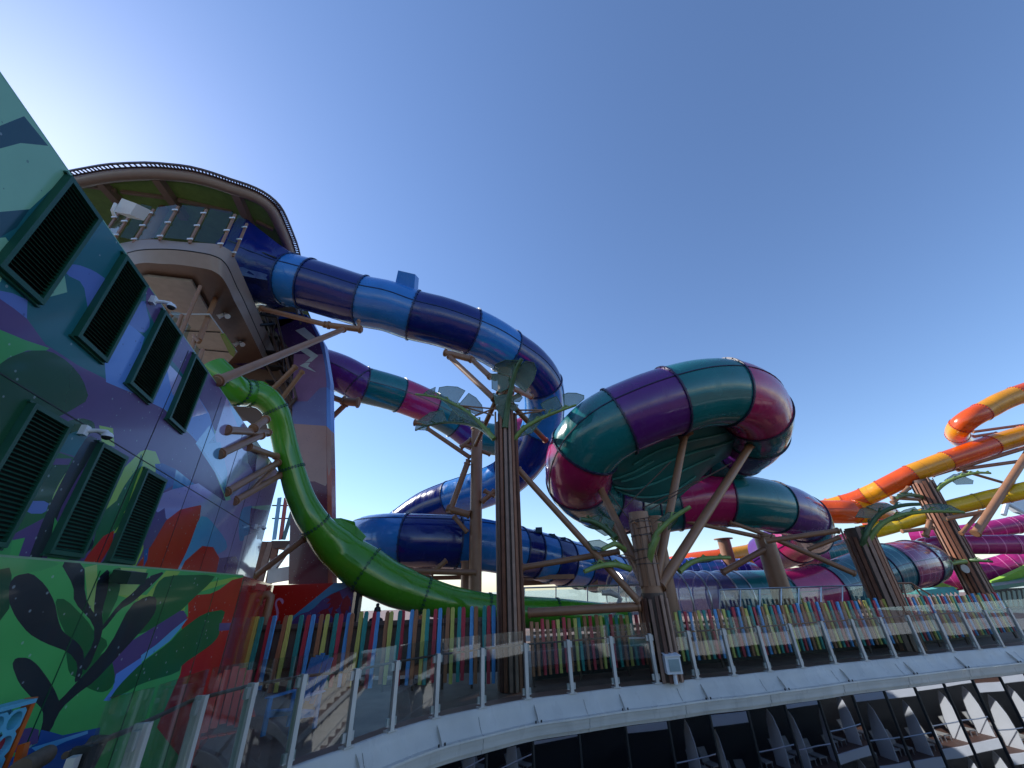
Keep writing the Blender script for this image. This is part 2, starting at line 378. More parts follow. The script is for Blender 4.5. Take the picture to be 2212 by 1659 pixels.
# ------------------------------------------------------------ balcony facade below the coaming (mirror coated panes)
def facmat():
    m=bpy.data.materials.new('mirror_glass'); m.use_nodes=True; n=m.node_tree; L=n.links; n.nodes.clear()
    o=n.nodes.new('ShaderNodeOutputMaterial'); d=n.nodes.new('ShaderNodeBsdfDiffuse'); d.inputs[0].default_value=(.006,.008,.012,1)
    g=n.nodes.new('ShaderNodeBsdfGlossy'); g.inputs[0].default_value=(.80,.86,.95,1); g.inputs['Roughness'].default_value=.015
    s=n.nodes.new('ShaderNodeMixShader'); s.inputs[0].default_value=.62; L.new(d.outputs[0],s.inputs[1]); L.new(g.outputs[0],s.inputs[2]); L.new(s.outputs[0],o.inputs[0])
    tc=n.nodes.new('ShaderNodeTexCoord'); bn=n.nodes.new('ShaderNodeTexNoise'); bn.inputs['Scale'].default_value=.5; bn.inputs['Detail'].default_value=1
    L.new(tc.outputs['Object'],bn.inputs['Vector']); bp=n.nodes.new('ShaderNodeBump'); bp.inputs['Distance'].default_value=.004
    L.new(bn.outputs[0],bp.inputs['Height']); L.new(bp.outputs[0],g.inputs['Normal']); return m
FACG=facmat()
fc=thing('balcony_glass_facade','curved wall of dark mirror glass panes below the white coaming','facade',(4,12,-3))
fi=[near(EP[0])]+list(pi); 
for (z1,z0) in ((-.715,-3.3),(-3.45,-6.1)):
    for a,b in zip(fi,fi[1:]):
        if b-a<3: continue
        p=EP[a]+EN[a]*.19;q=EP[b]+EN[b]*.19; t=(q-p).normalized(); n=Vector((t.y,-t.x,0))
        mb=MB(); mb.slab([p+t*.02+UP*z0,q-t*.02+UP*z0,q-t*.02+UP*z1,p+t*.02+UP*z1],-n*.03); mb.build('mirror_pane',FACG,fc)
        mu=MB(); mu.box(q+UP*(z0+z1)/2+n*.01,t*.04,n*.05,UP*(z1-z0)); mu.build('mullion',DARK,fc)
sweep([(.15,-3.3),(.23,-3.3),(.23,-3.45),(.15,-3.45)],'x',WHITE).build('floor_edge',DARK,fc)
sweep([(.06,-.6),(.06,-8)],'x',DARK).build('inner_wall',DARK,fc)
# the other side of the well, under and behind the viewer, seen in the mirror glass
D2=(Vector((17,16,0))-Vector((0,11.5,0))).normalized(); N2=Vector((-D2.y,D2.x,0)); O2=Vector((-4,-1.6,0))
def o2(s,n,z): return O2+D2*s+N2*n+Vector((0,0,z))
op=thing('opposite_balcony_block','white balcony block on the near side of the well facing the mirror glass','balcony block',O2+D2*15)
def obox(mb,s0,s1,n0,n1,z0,z1): mb.box(o2((s0+s1)/2,(n0+n1)/2,(z0+z1)/2),D2*(s1-s0),N2*(n1-n0),UP*(z1-z0)); return mb
for z in (-.62,-3.7,-6.9,-10.0):
    h=.62 if z>-1 else .42
    obox(MB(),-14,80,-2.6 if z<-1 else -.1,.12,z-h,z).build('balcony_slab',WHITE,op)
    if z<-1: obox(MB(),-14,80,-2.55,.02,z+.002,z+.012).build('balcony_floor',TIMBER,op)
obox(MB(),-14,80,-2.9,-2.6,-24,-.7).build('back_wall',DARK,op)
for lv,z in enumerate((-4.12,-7.32)):
    zf=z-2.8
    for k in range(30):
        s=-10+k*2.45
        if k<12: continue
        dv=MB(); dv.slab([o2(s,-.95,zf+.02),o2(s,-.08,zf+.02),o2(s,-.10,zf+.8),o2(s,-.20,zf+1.6),o2(s,-.38,zf+2.2),o2(s,-.6,zf+2.5),o2(s,-.8,zf+2.0),o2(s,-.93,zf+1.0)],D2*.05); dv.build('privacy_divider',WHITE,op)
        for u in ((.5,1.3) if 10<k<24 else ()):
            ch=thing('balcony_chair','slim slatted lounge chair on a balcony of the near block','chair',o2(s+u,-.9,zf),'balcony lounge chairs')
            c=MB(); obox(c,s+u,s+u+.5,-1.3,-.55,zf+.3,zf+.35); c.build('seat',CEIL,ch)
            c=MB(); c.box(o2(s+u+.25,-1.45,zf+.6),D2*.5,N2*.05+UP*.0,UP*.6+N2*-.25); c.build('backrest',CEIL,ch)
            for e in (.03,.47):
                for g in (-1.25,-.6):
                    c=MB(); obox(c,s+u+e-.02,s+u+e+.02,g-.02,g+.02,zf,zf+.3); c.build('leg',STEEL,ch)
    hr=MB(); hr.pipe([o2(-14,.05,zf+1.05),o2(80,.05,zf+1.05)],.03,6); hr.build('handrail',STEEL,op)
near_rail=thing('near_glass_railing','glass railing on white posts at the near edge of the well, behind the viewpoint','railing',O2+D2*10)
for k in range(30):
    m_=obox(MB(),-8+k*1.3,-7.94+k*1.3,-.1,0,-.6,.55); m_.build('post',WHITE,near_rail)
obox(MB(),-8,30,-.06,-.05,-.55,.75).build('glass_pane',GLASS,near_rail)
obox(MB(),-8,30,-.14,-.09,.5,.55).build('handrail',BROWN_D,near_rail)
wf=MB(); wf.add([(-40,-30,-24),(90,-30,-24),(90,60,-24),(-40,60,-24)],[(0,1,2,3)]); wf.solo('well_floor',mat('well_floor_paving',(.12,.10,.08),rough=.7),None,None,kind='structure')
nd=MB(); obox(nd,-30,50,-30,-.15,-.9,-.62); nd.solo('near_deck',DECK,None,None,kind='structure')

# ------------------------------------------------------------ painted walls
MP={}
def mp(k,c,**kw):
    sh=k in ('lav','white','sky','skyd')
    MP[k]=mat('mural_'+k,tuple(v*1.25 for v in c),rough=.12 if sh else .26,coat=1 if sh else .25,noise=.06,scale=2,bump=.012 if sh else .003,bscale=1.6 if sh else .8,dots=kw.get('dots',9)); return k
for k,c in dict(pale=(.20,.42,.28),teal=(.012,.115,.135),dteal=(.008,.055,.075),peri=(.09,.15,.40),lblue=(.10,.22,.55),purple=(.088,.05,.155),dpurp=(.055,.025,.09),
  green=(.05,.28,.08),bgreen=(.06,.33,.085),dgreen=(.012,.105,.03),ddg=(.008,.06,.025),lime=(.26,.42,.07),plime=(.28,.42,.12),black=(.014,.02,.026),red=(.40,.012,.008),dred=(.22,.02,.03),
  lav=(.30,.28,.50),sky=(.10,.33,.55),skyd=(.03,.2,.36),blue=(.015,.07,.26),white=(.55,.55,.65),orange=(.48,.10,.015),mauve=(.19,.10,.20),slate=(.12,.12,.26),peach=(.33,.17,.13),maroon=(.11,.012,.025),coral=(.38,.09,.05),pinkl=(.5,.25,.42)).items(): mp(k,c)
MKEYS=list(MP)
def c1(*p): return [(x*.29761,164.6+y*.29761) for x,y in p]
def c2(*p): return [(x*.29761,603.5+y*.29761) for x,y in p]
def c3(*p): return [(x*.33865,1097.2+y*.33865) for x,y in p]
def c9(*p): return [(466.3+x*.2644,932.7+y*.2644) for x,y in p]
def rnd(poly,closed=True,k=4):
    """round a traced outline a little (Chaikin once) so painted leaves have soft curves"""
    out=[]
    n=len(poly)
    for i in range(n):
        a,b=poly[i],poly[(i+1)%n]; out+= [(a[0]*.8+b[0]*.2,a[1]*.8+b[1]*.2),(a[0]*.2+b[0]*.8,a[1]*.2+b[1]*.8)]
    return out
def mural(name,O,D,N,s0,s1,z0,z1,base,polys,parent,thick=.25,topfn=None,label=None):
    """wall face cut along the painted outlines; every piece carries its own paint. D: direction along wall, N: outward normal"""
    O=Vector(O);D=Vector(D);N=Vector(N)
    def uv(px):
        q=ray(*px); den=q.dot(N)
        t=(O-EYE).dot(N)/den if abs(den)>1e-6 else -1
        if t<=0 or t>200: return None
        P=EYE+q*t; return Vector(((P-O).dot(D),P.z))
    def clamp(v): return Vector((min(max(v.x,s0-.5),s1+.5),min(max(v.y,z0-.5),z1+.5)))
    verts=[Vector((s0,z0)),Vector((s1,z0)),Vector((s1,z1)),Vector((s0,z1))]; faces=[[0,1,2,3]]; cols=[base]
    g=random.Random(3)
    for key,pl,soft in polys:
        if soft: pl=rnd(pl)
        us=[uv(p) for p in pl]
        if any(u is None for u in us): continue
        us=[clamp(u) for u in us]
        f=[]; 
        for u in us: verts.append(u+Vector((g.uniform(-1e-4,1e-4),g.uniform(-1e-4,1e-4)))); f.append(len(verts)-1)
        faces.append(f); cols.append(key)
    edges=[(f[i],f[(i+1)%len(f)]) for f in faces for i in range(len(f))]
    rv,re,rf,ov,oe,of=delaunay_2d_cdt(verts,edges,[],0,1e-5,False)
    def inside(P,c):
        k=False; j=len(P)-1
        for i in range(len(P)):
            if (P[i].y>c.y)!=(P[j].y>c.y) and c.x<(P[j].x-P[i].x)*(c.y-P[i].y)/(P[j].y-P[i].y)+P[i].x: k=not k
            j=i
        return k
    loops=[[verts[i] for i in f] for f in faces]
    mb=MB(); vs=[O+D*v.x+Vector((0,0,v.y-O.z)) for v in rv]; keep=[];mi=[]
    ua=sorted(set(cols)); 
    for f in rf:
        c=sum((rv[i] for i in f),Vector((0,0)))/len(f)
        if not(s0<c.x<s1 and z0<c.y<z1): continue
        k=base
        for q in range(len(loops)-1,0,-1):
            if inside(loops[q],c): k=cols[q]; break
        f=tuple(f); a,b,c_=[vs[i] for i in f[:3]]
        if (b-a).cross(c_-a).dot(N)<0: f=f[::-1]
        keep.append(f); mi.append(ua.index(k))
    mb.v=vs; mb.f=keep; mb.mi=mi
    bx=lambda s,z:O+D*s+Vector((0,0,z-O.z))
    b=len(mb.v); ring=[bx(s0,z0),bx(s1,z0),bx(s1,z1),bx(s0,z1)]
    bk=[p-N*thick for p in ring]; mb.v+=ring+bk
    for f in ((4,5,6,7),(0,4,7,3),(1,2,6,5),(2,3,7,6),(0,1,5,4)): mb.f.append(tuple(i+b for i in f)); mb.mi.append(ua.index(base))
    return mb.build(name,[MATS['mural_'+k] for k in ua],parent,label=label)
# louvred casing wall
WD=ray(785,1283); WD.z=0; WD.normalize(); WN=Vector((WD.y,-WD.x,0)); WO=-WN*3.6+Vector((0,0,0))
WS1=(Vector((-8.95,14.4,0))-WO).dot(WD)
polys=[
 ('teal',c1((620,880),(470,730),(215,965),(-60,1010),(-60,1500),(0,1900),(300,2300),(1500,2300),(1400,1900)),0),
 ('dteal',c1((-60,395),(0,360),(175,290),(350,505),(150,485),(0,525),(-60,560)),0),
 ('dteal',c1((-60,1000),(0,985),(215,965),(120,1100),(0,1170),(-60,1180)),0),
 ('pale',c1((-60,1180),(40,1170),(100,1250),(0,1500),(-60,1430)),0),
 ('pale',c1((-60,1420),(0,1430),(180,1608),(310,1615),(488,1568),(462,1400),(300,1450),(100,1350)),0),
 ('peri',c1((465,1370),(560,1365),(680,1410),(780,1480),(650,1660),(640,1700),(605,1500),(480,1440)),1),
 ('purple',c2((-60,100),(0,130),(200,290),(330,470),(560,620),(760,720),(960,820),(1190,940),(1330,1080),(1440,1180),(1560,1400),(1660,1659),(1900,2300),(1900,4200),(-60,4200)),0),
 ('peri',c2((-60,70),(90,100),(200,150),(195,285),(100,210),(-60,100)),0),
 ('lblue',c2((760,600),(920,300),(1050,420),(940,760),(1000,840),(900,800),(770,745)),0),
 ('peri',c2((1050,140),(930,235),(900,300),(1040,400),(1095,330),(1065,220)),1),
 ('purple',c2((1060,60),(1090,20),(1200,180),(1560,680),(1650,800),(1660,900),(1645,1090),(1560,1100),(1440,850),(1300,650),(1190,520),(1125,330),(1060,190)),0),
 ('lblue',c2((1085,890),(1200,590),(1300,690),(1440,850),(1520,980),(1560,1130),(1430,1180),(1340,1080),(1200,945)),0),
 ('lav',c2((1200,590),(1300,690),(1440,850),(1505,970),(1400,1000),(1250,830)),0),
 ('skyd',c2((1420,1190),(1560,1130),(1600,1300),(1640,1500),(1640,1572),(1560,1400)),0),
 ('sky',c2((1420,1190),(1520,1060),(1560,1130),(1480,1230)),0),
 ('lav',c2((1645,860),(1870,980),(2030,1200),(2060,1700),(1700,1659),(1640,1500),(1560,1130)),0),
 ('sky',c2((1645,860),(1760,960),(1750,1130),(1700,1000)),0),
 ('white',c2((1750,920),(1870,1000),(1990,1160),(1900,1500),(1800,1200)),0),  # bright facet: sheen of the reflective far end put into the colour
 ('purple',c2((1790,1180),(1870,1240),(1850,1420),(1800,1330)),0),
 ('sky',c2((1450,1200),(1600,1180),(1650,1400),(1640,1500)),0),
 ('green',c2((-60,330),(0,365),(180,440),(360,500),(330,518),(200,515),(60,570),(0,620),(-60,650)),0),
 ('ddg',c2((-60,660),(60,570),(200,517),(360,515),(500,600),(600,720),(650,870),(500,960),(400,1010),(200,1100),(-60,1500)),1),
 ('ddg',c2((480,1030),(590,1005),(680,1030),(695,1090),(600,1160),(500,1120)),1),
 ('dgreen',c2((100,1080),(250,1200),(560,1300),(480,1500),(380,1700),(0,1900),(-60,1500)),0),
 ('teal',c2((480,1130),(590,1090),(640,1130),(560,1290),(430,1250)),0),
 ('purple',c2((380,1300),(520,1300),(500,1345),(345,1350)),0),
 ('ddg',c2((330,1345),(500,1345),(440,1500),(380,1659),(150,1659)),0),
 ('peri',c2((150,1608),(360,1608),(330,1700),(200,1700)),1),
 ('plime',c2((520,1350),(480,1400),(430,1480),(380,1580),(378,1640),(440,1560)),1),
 ('lime',c2((720,1060),(820,1080),(832,1215),(740,1190)),0),
 ('lime',c2((740,1670),(800,1500),(900,1370),(1020,1250),(1060,1235),(1130,1250),(1165,1340),(1120,1410),(1000,1500),(900,1800),(740,1900)),0),
 ('dgreen',c2((800,1720),(880,1530),(1000,1360),(1025,1255),(1042,1330),(1000,1420),(900,1720)),1),
 ('blue',c2((1125,1340),(1180,1335),(1280,1380),(1280,1480),(1150,1560)),0),
 ('skyd',c2((1280,1380),(1430,1500),(1250,1525)),0),
 ('lav',c2((1140,1570),(1250,1525),(1440,1480),(1700,1659),(1900,1900),(1900,2300),(1300,1800),(1100,1659)),0),
 ('black',c2((640,1130),(720,1160),(620,1350),(560,1440),(420,1700),(380,1900),(250,2100),(180,2100),(330,1700),(480,1400),(560,1250)),1),
 ('bgreen',c3((60,210),(160,190),(110,330),(30,330)),0),('green',c3((0,215),(80,200),(60,330),(-20,330)),0),
 ('green',c3((350,60),(300,330),(440,330),(420,180)),0),('bgreen',c3((600,0),(660,0),(560,250),(520,320),(590,140)),1),
 ('dgreen',c3((640,40),(760,-60),(800,60),(730,150),(600,250),(560,330),(600,200)),0),
 ('black',c3((560,185),(590,190),(600,240),(540,300),(520,320),(540,250)),1),
 ('red',c3((530,350),(560,300),(660,180),(728,145),(715,230),(640,350)),0),
 ('lime',c3((900,200),(918,250),(900,300),(850,400),(820,380),(860,280)),1),
 ('red',c3((850,400),(930,290),(1000,180),(1060,80),(1150,10),(1285,-20),(1275,60),(1200,260),(1120,420),(900,400)),0),
 ('purple',c3((900,170),(960,60),(1050,0),(1060,80),(960,250),(920,260)),0),('blue',c3((920,270),(950,250),(940,330),(915,380)),0),
 ('sky',c3((1120,420),(1200,260),(1275,50),(1330,60),(1440,200),(1452,260),(1380,300),(1200,420)),1),
 ('red',c3((1140,420),(1180,340),(1290,243),(1360,250),(1400,320),(1375,430)),0),
 ('purple',c3((1400,320),(1560,300),(1640,330),(1600,420),(1380,430)),0),
 ('lav',c3((1270,-30),(1560,-60),(1640,200),(1700,330),(1560,420),(1500,300),(1450,200),(1340,60)),0),
 ('sky',c3((1540,0),(1620,-20),(1600,150),(1530,230),(1520,120)),1),
 ('purple',c3((1600,0),(1735,20),(1700,200),(1600,200),(1590,100)),0),
 ('white',c3((1560,180),(1640,150),(1620,440),(1500,440)),0),  # white-blue shine of the far end, painted into the mural
]
lw=thing('louvred_mural_wall','tall wall painted with tropical leaves in teal, purple and green, with dark green louvre panels','wall',(-6,6.5,0))
mural('painted_face',WO,WD,WN,-1.5,WS1,0,6.45,'pale',polys,lw,thick=.3)
cp=MB(); cp.box(WO+WD*(WS1-1.5)/2+UP*6.455-WN*.15,WD*(WS1+1.5),WN*.302,UP*.012); cp.build('top_trim',MATS['mural_pale'],lw)
def wsz(px):
    q=ray(*px); P=EYE+q*(-3.6/q.dot(WN)); return (P-WO).dot(WD),P.z
# fine panel joints
for (a,b) in ((c2((1100,1000))[0],c2((1900,1760))[0]),):
    pass
for z in (2.35,4.3):
    j=MB(); j.box(WO+WD*(WS1-4)/2+WD*2+UP*z+WN*.002,WD*(WS1-4),WN*.006,UP*.012); j.build('panel_joint',DARK,lw)
for s in (7.5,9.5,11.5,13.3,14.6):
    if s<WS1: j=MB(); j.box(WO+WD*s+UP*3.2+WN*.002,WD*.012,WN*.006,UP*6.3); j.build('panel_joint',DARK,lw)
def louvre(s0,s1,z0,z1):
    lo=MB(); c=WO+WD*(s0+s1)/2; w_=s1-s0; h=z1-z0; f=.05; d=.07
    for zz in (z0+f/2,z1-f/2): lo.box(c+UP*zz+WN*d/2,WD*w_,WN*d,UP*f)
    for ss in (s0+f/2,s1-f/2): lo.box(WO+WD*ss+UP*(z0+z1)/2+WN*d/2,WD*f,WN*d,UP*(h-2*f))
    # projecting drip lip round the frame
    lo.box(c+UP*(z0-.012)+WN*(d/2-.02),WD*(w_+.05),WN*(d-.04),UP*.022); lo.box(c+UP*(z1+.012)+WN*(d/2-.02),WD*(w_+.05),WN*(d-.04),UP*.022)
    L=lo.build('louvre',DGREEN,lw)
    bk=MB(); bk.box(c+UP*(z0+z1)/2+WN*.012,WD*(w_-2*f),WN*.015,UP*(h-2*f)); bk.build('backing',DARK,L)
    n=int((h-2*f)/.043); bm_=MB(); cc=Vector((0,0,0)); e=(UP*.6+WN*-.8).normalized()
    bm_.box(cc,WD*(w_-2*f),e*.04,e.cross(WD)*.004); me=bm_.mesh('blade'); me.materials.append(DGREEN)
    for k in range(n):
        o=bpy.data.objects.new('blade',me); col.objects.link(o); o.parent=L
        o.location=c+UP*(z0+f+(k+.5)*(h-2*f)/n)+WN*.04-WL[lw]
row1=[(c1((455,722))[0],c1((685,1045))[0]),(c1((875,1290))[0],c1((1040,1520))[0]),(c2((1165,225))[0],c2((1300,390))[0]),(c2((1400,525))[0],c2((1495,655))[0])]
row2=[(c2((225,855))[0],c2((490,1040))[0]),(c2((710,1175))[0],c2((900,1280))[0]),(c2((1040,1370))[0],c2((1180,1470))[0])]
zb1=sum(wsz(p)[1] for p in c2((740,605),(1070,900),(1315,1118)))/3
zt1=sum(wsz(a)[1]+wsz(b)[1] for a,b in row1)/8
zt2=sum(wsz(a)[1]+wsz(b)[1] for a,b in row2[1:])/4; zb2=sum(wsz(p)[1] for p in c3((515,320),(830,365)))/2
print('louvres',zt1,zb1,zt2,zb2)
for a,b in row1: louvre(wsz(a)[0],wsz(b)[0],zb1,zt1)
for a,b in row2: louvre(wsz(a)[0],wsz(b)[0],zb2,zt2)
# low painted box in front
A=PZ(0,1203,2.7); B=PZ(526,1244,2.7); BD=(B-A); BD.z=0; BLn=BD.length; BD.normalize(); BN=Vector((BD.y,-BD.x,0))
A0=Vector((A.x,A.y,0)); 
bp_=[
 ('green',c3((-40,300),(-40,700),(60,640),(75,430),(260,400),(350,370),(380,355),(300,330)),0),
 ('ddg',c3((-40,400),(60,380),(75,430),(60,640),(0,720),(-40,750)),0),
 ('plime',c3((620,360),(620,640),(600,760),(560,600),(540,380)),0),
 ('lime',c3((755,555),(935,555),(1060,400),(1150,405),(1100,470),(1130,520),(1500,440),(1540,450),(1480,470),(1200,560),(1160,720),(900,600),(760,560)),0),
 ('plime',c3((760,380),(940,390),(900,470),(840,560),(755,555),(760,480)),0),
 ('dgreen',c3((720,390),(780,380),(760,560),(690,700),(650,780),(660,560)),1),
 ('red',c3((1160,650),(1200,700),(1200,560),(1340,548),(1400,520),(1480,460),(1560,440),(1560,1700),(1000,1400),(1150,1060),(1160,1000)),0),
 ('dgreen',c3((1060,430),(1380,425),(1340,480),(1230,580),(1160,650),(1100,700),(1000,760),(880,810),(820,800),(900,700),(960,600),(1000,480)),1),
 ('purple',c3((700,1000),(820,860),(900,810),(1080,700),(1165,645),(1200,700),(1120,780),(1000,870),(900,950),(760,1100),(720,1100)),1),
 ('sky',c3((900,940),(1000,870),(1100,780),(1200,700),(1150,770),(1080,850),(900,985)),0),
 ('lblue',c3((660,1230),(720,1150),(740,1060),(900,955),(905,990),(800,1090),(700,1230)),0),
 ('dgreen',c3((690,1230),(760,1130),(900,990),(1080,860),(1150,780),(1300,670),(1442,645),(1410,740),(1395,820),(1340,880),(1160,1000),(1140,1050),(900,1120),(800,1180)),1),
 ('dgreen',c3((350,580),(420,580),(560,720),(600,790),(700,860),(620,960),(500,1090),(440,1060),(420,930),(430,830),(370,700)),1),
 ('dgreen',c3((500,1100),(560,1150),(640,1180),(700,1160),(740,1100),(700,900),(600,960)),1),
 ('black',c3((60,480),(100,430),(200,412),(290,490),(350,600),(372,720),(400,790),(500,860),(540,930),(520,1090),(470,1120),(500,1000),(440,920),(280,860),(180,800),(100,700),(55,600)),1),
 ('black',c3((380,340),(540,350),(540,560),(600,680),(600,620),(620,450),(700,380),(690,520),(650,660),(660,790),(560,1040),(500,1020),(600,860),(600,740),(470,600),(470,500)),1),
 ('black',c3((640,770),(760,610),(850,540),(940,440),(1060,400),(960,500),(850,600),(760,650),(660,780)),1),
 ('black',c3((540,1060),(700,880),(830,620),(940,560),(1000,570),(995,660),(940,740),(760,940),(600,1110),(500,1180),(390,1280),(330,1400),(270,1400),(300,1290),(390,1220),(500,1100)),1),
 ('black',c3((75,1000),(100,955),(180,955),(240,1000),(300,1080),(350,1160),(385,1250),(330,1420),(250,1480),(230,1500),(272,1380),(275,1290),(200,1210),(120,1120)),1),
 ('purple',c3((140,1450),(150,1410),(200,1400),(250,1415),(240,1500),(100,1560),(60,1560)),0),
 ('blue',c3((240,1500),(262,1415),(330,1430),(400,1450),(640,1400),(560,1800),(0,1800),(60,1600)),0),
 ('sky',c3((200,1530),(400,1470),(560,1420),(560,1440),(420,1490),(250,1570)),0),
 ('purple',c3((1400,735),(1520,730),(1520,775),(1395,785)),0),
]
bw=thing('low_mural_box','low box wall painted with dark leaf stems on bright green and red at its end','wall',(-5.2,6,0))
mural('painted_face',A0,BD,BN,-3,BLn,0,2.7,'bgreen',bp_,bw,thick=.2)
C=PZ(592,1264,2.7); Bc=Vector((B.x,B.y,0)); C0=Vector((C.x,C.y,0)); SD=(C0-Bc); SL=SD.length; SD.normalize(); SN=Vector((SD.y,-SD.x,0))
if SN.dot(EYE-Bc)<0: SN=-SN
print('side',Bc,C0,SN)
sp=[('orange',c3((1600,540),(1640,540),(1600,640),(1540,800),(1500,1000),(1480,1000),(1560,700)),0),
    ('orange',c3((1660,560),(1690,560),(1640,700),(1560,900),(1540,900),(1620,680)),0),
    ('dred',c3((1540,440),(1600,440),(1470,960),(1440,960)),0)]
mural('side_face',Bc,SD,SN,0,SL,0,2.7,'red',sp,bw,thick=.2)
tp=MB(); tp.slab([A0-BD*3+UP*2.7-BN*.0,Bc+UP*2.7,Bc-BN*.9+UP*2.7,A0-BD*3-BN*.45+UP*2.7],UP*.02); tp.build('top_cover',mat('green_edge',(.2,.35,.2),rough=.4),bw)
for s_ in (2.2,3.6,4.9,5.9):
    for w__,d_ in ((.012,.006),): j=MB(); j.box(A0+BD*(s_-1)+UP*1.34+BN*.002,BD*w__,BN*d_,UP*2.6); j.build('panel_joint',MATS['mural_ddg'],bw)
# painted wall behind the slats, with flamingo and palm silhouettes
W2a=PY(592,1264,15.4); W2b=PY(767,1261,15.4)
w2=thing('flamingo_mural_wall','low wall painted red, blue and purple with a pink flamingo and dark palms, behind the left picket fence','wall',(W2a.x+1.4,15.4,0))
def cA(*p): return [(493.7+x*.29761,1042.4+y*.29761) for x,y in p]
def palmleaf(cx,cy,sc,angs):
    out=[]
    for a,l in angs:
        ca,sa=math.cos(R_(a)),math.sin(R_(a)); tipx,tipy=cx+ca*l*sc,cy+sa*l*sc+l*sc*.25
        mx,my=cx+ca*l*sc*.55,cy+sa*l*sc*.55-l*sc*.06
        out.append(('dred',[(cx,cy),(mx-sa*6*sc/30,my+ca*6*sc/30),(tipx,tipy),(mx+sa*9*sc/30,my-ca*9*sc/30)],0))
    return out
pl2=[('skyd',cA((930,990),(930,700),(800,700),(640,830),(480,960),(360,1050),(300,1300),(930,1300)),0),
     ('purple',cA((930,990),(930,720),(860,760),(700,830),(600,930),(500,960),(420,1060),(380,1300),(930,1300)),1)]
pl2+=palmleaf(*cA((830,850))[0],30,[(180,1.2),(200,1.3),(225,1.0),(160,1.2),(140,1.1),(0,.6),(30,.7),(60,.8),(90,1.2)])
pl2+=palmleaf(*cA((740,960))[0],24,[(180,1.2),(200,1.3),(225,1.0),(160,1.2),(0,.9),(-30,.8),(30,.9)])
pl2+=[('pinkl',cA((335,885),(345,850),(370,835),(395,845),(402,868),(390,885),(382,868),(370,850),(352,862),(350,885),(365,930),(360,990),(345,1010),(335,1000),(348,970),(345,930)),1)]
mural('painted_face',(W2a.x,15.4,0),(1,0,0),(0,-1,0),0,(W2b-W2a).length,0,W2a.z,'red',pl2,w2,thick=.3)
dp=MB(); q=PY(775,1262,15.3); dp.abox(q.x,q.x+.12,15.2,15.5,0,q.z+.05); dp.solo('dark_post',DARK,'slim near-black upright at the right end of the flamingo wall','post')
# small lamp boxes and cameras on the walls
def onwall(px,off=0): 
    q=ray(*px); return EYE+q*((-3.6+off)/q.dot(WN))
def camera_unit(px,label,sc=1):
    P=onwall(px); t=thing('security_camera',label,'camera',P,'white dome cameras on arms')
    k_=.55
    m=MB(); m.box(P+WN*.03,WD*.09*sc,WN*.06,UP*.12*sc); m.build('wall_plate',WHITE,t)
    E_=P+WN*.05+WD*.03; m=MB(); m.pipe([E_+UP*.01,E_+WN*.1+UP*.02,E_+WN*.18+UP*.01,E_+WN*.21-UP*.02],[.03*sc,.026*sc,.03*sc,.03*sc],12); m.build('arm',WHITE,t,smooth=40)
    H=E_+WN*.21; m=MB(); m.pipe([H-UP*.0,H-UP*.025,H-UP*.055],[.035*sc,.058*sc,.062*sc],18); m.build('housing',WHITE,t,smooth=40)
    m=MB(); m.pipe([H-UP*.055,H-UP*.08,H-UP*.092],[.052*sc,.042*sc,.015*sc],16); m.build('lens_dome',DARK,t,smooth=50)
camera_unit(c2((1095,150))[0],'white dome camera on an arm beside the second upper louvre, above the purple paint')
camera_unit(c2((590,1095))[0],'white dome camera on an arm above the middle lower louvre')
camera_unit(c9((320,775))[0],'small white camera low on the glossy far end of the louvred wall',1.2)
def boxlamp(P,n,d,m,label,name='floodlight'):
    t=thing(name,label,'lamp',P); u=UP
    b=MB(); b.box(P+n*.04,d*.1,n*.08,u*.06); b.build('bracket',m,t)
    b=MB(); b.slab([P+n*.08-d*.15+u*.07,P+n*.08+d*.15+u*.07,P+n*.28+d*.15+u*.04,P+n*.28-d*.15+u*.04],u*-.13); b.build('housing',m,t)
    b=MB(); b.box(P+n*.2-u*.075,d*.2,n*.1,u*.015); b.build('lens',DARK,t)
qq=ray(243,1246); P=EYE+qq*((A0-EYE).dot(BN)/qq.dot(BN)); boxlamp(P,BN,BD,mat('lamp_dark_green',(.01,.03,.022),rough=.4),'dark green floodlight on the green part of the low box wall')
qq=ray(545,1268); P=EYE+qq*((Bc-EYE).dot(SN)/qq.dot(SN)); boxlamp(P,SN,SD,mat('lamp_red',(.38,.03,.02),rough=.4),'red painted floodlight on the red end face of the low box')
# vent pipe
P=PY(585,1290,12.9); vp=MB(); vp.pipe([(P.x,P.y,.02),(P.x,P.y,P.z-.15),(P.x+.0,P.y,P.z),(P.x-.1,P.y-.02,P.z+.08),(P.x-.22,P.y-.04,P.z+.06),(P.x-.3,P.y-.05,P.z-.05),(P.x-.3,P.y-.05,P.z-.2)],.11,14)
vp.solo('vent_pipe',BROWN,'brown gooseneck vent pipe in front of the red wall','pipe',smooth=50,origin=(P.x,P.y,0))
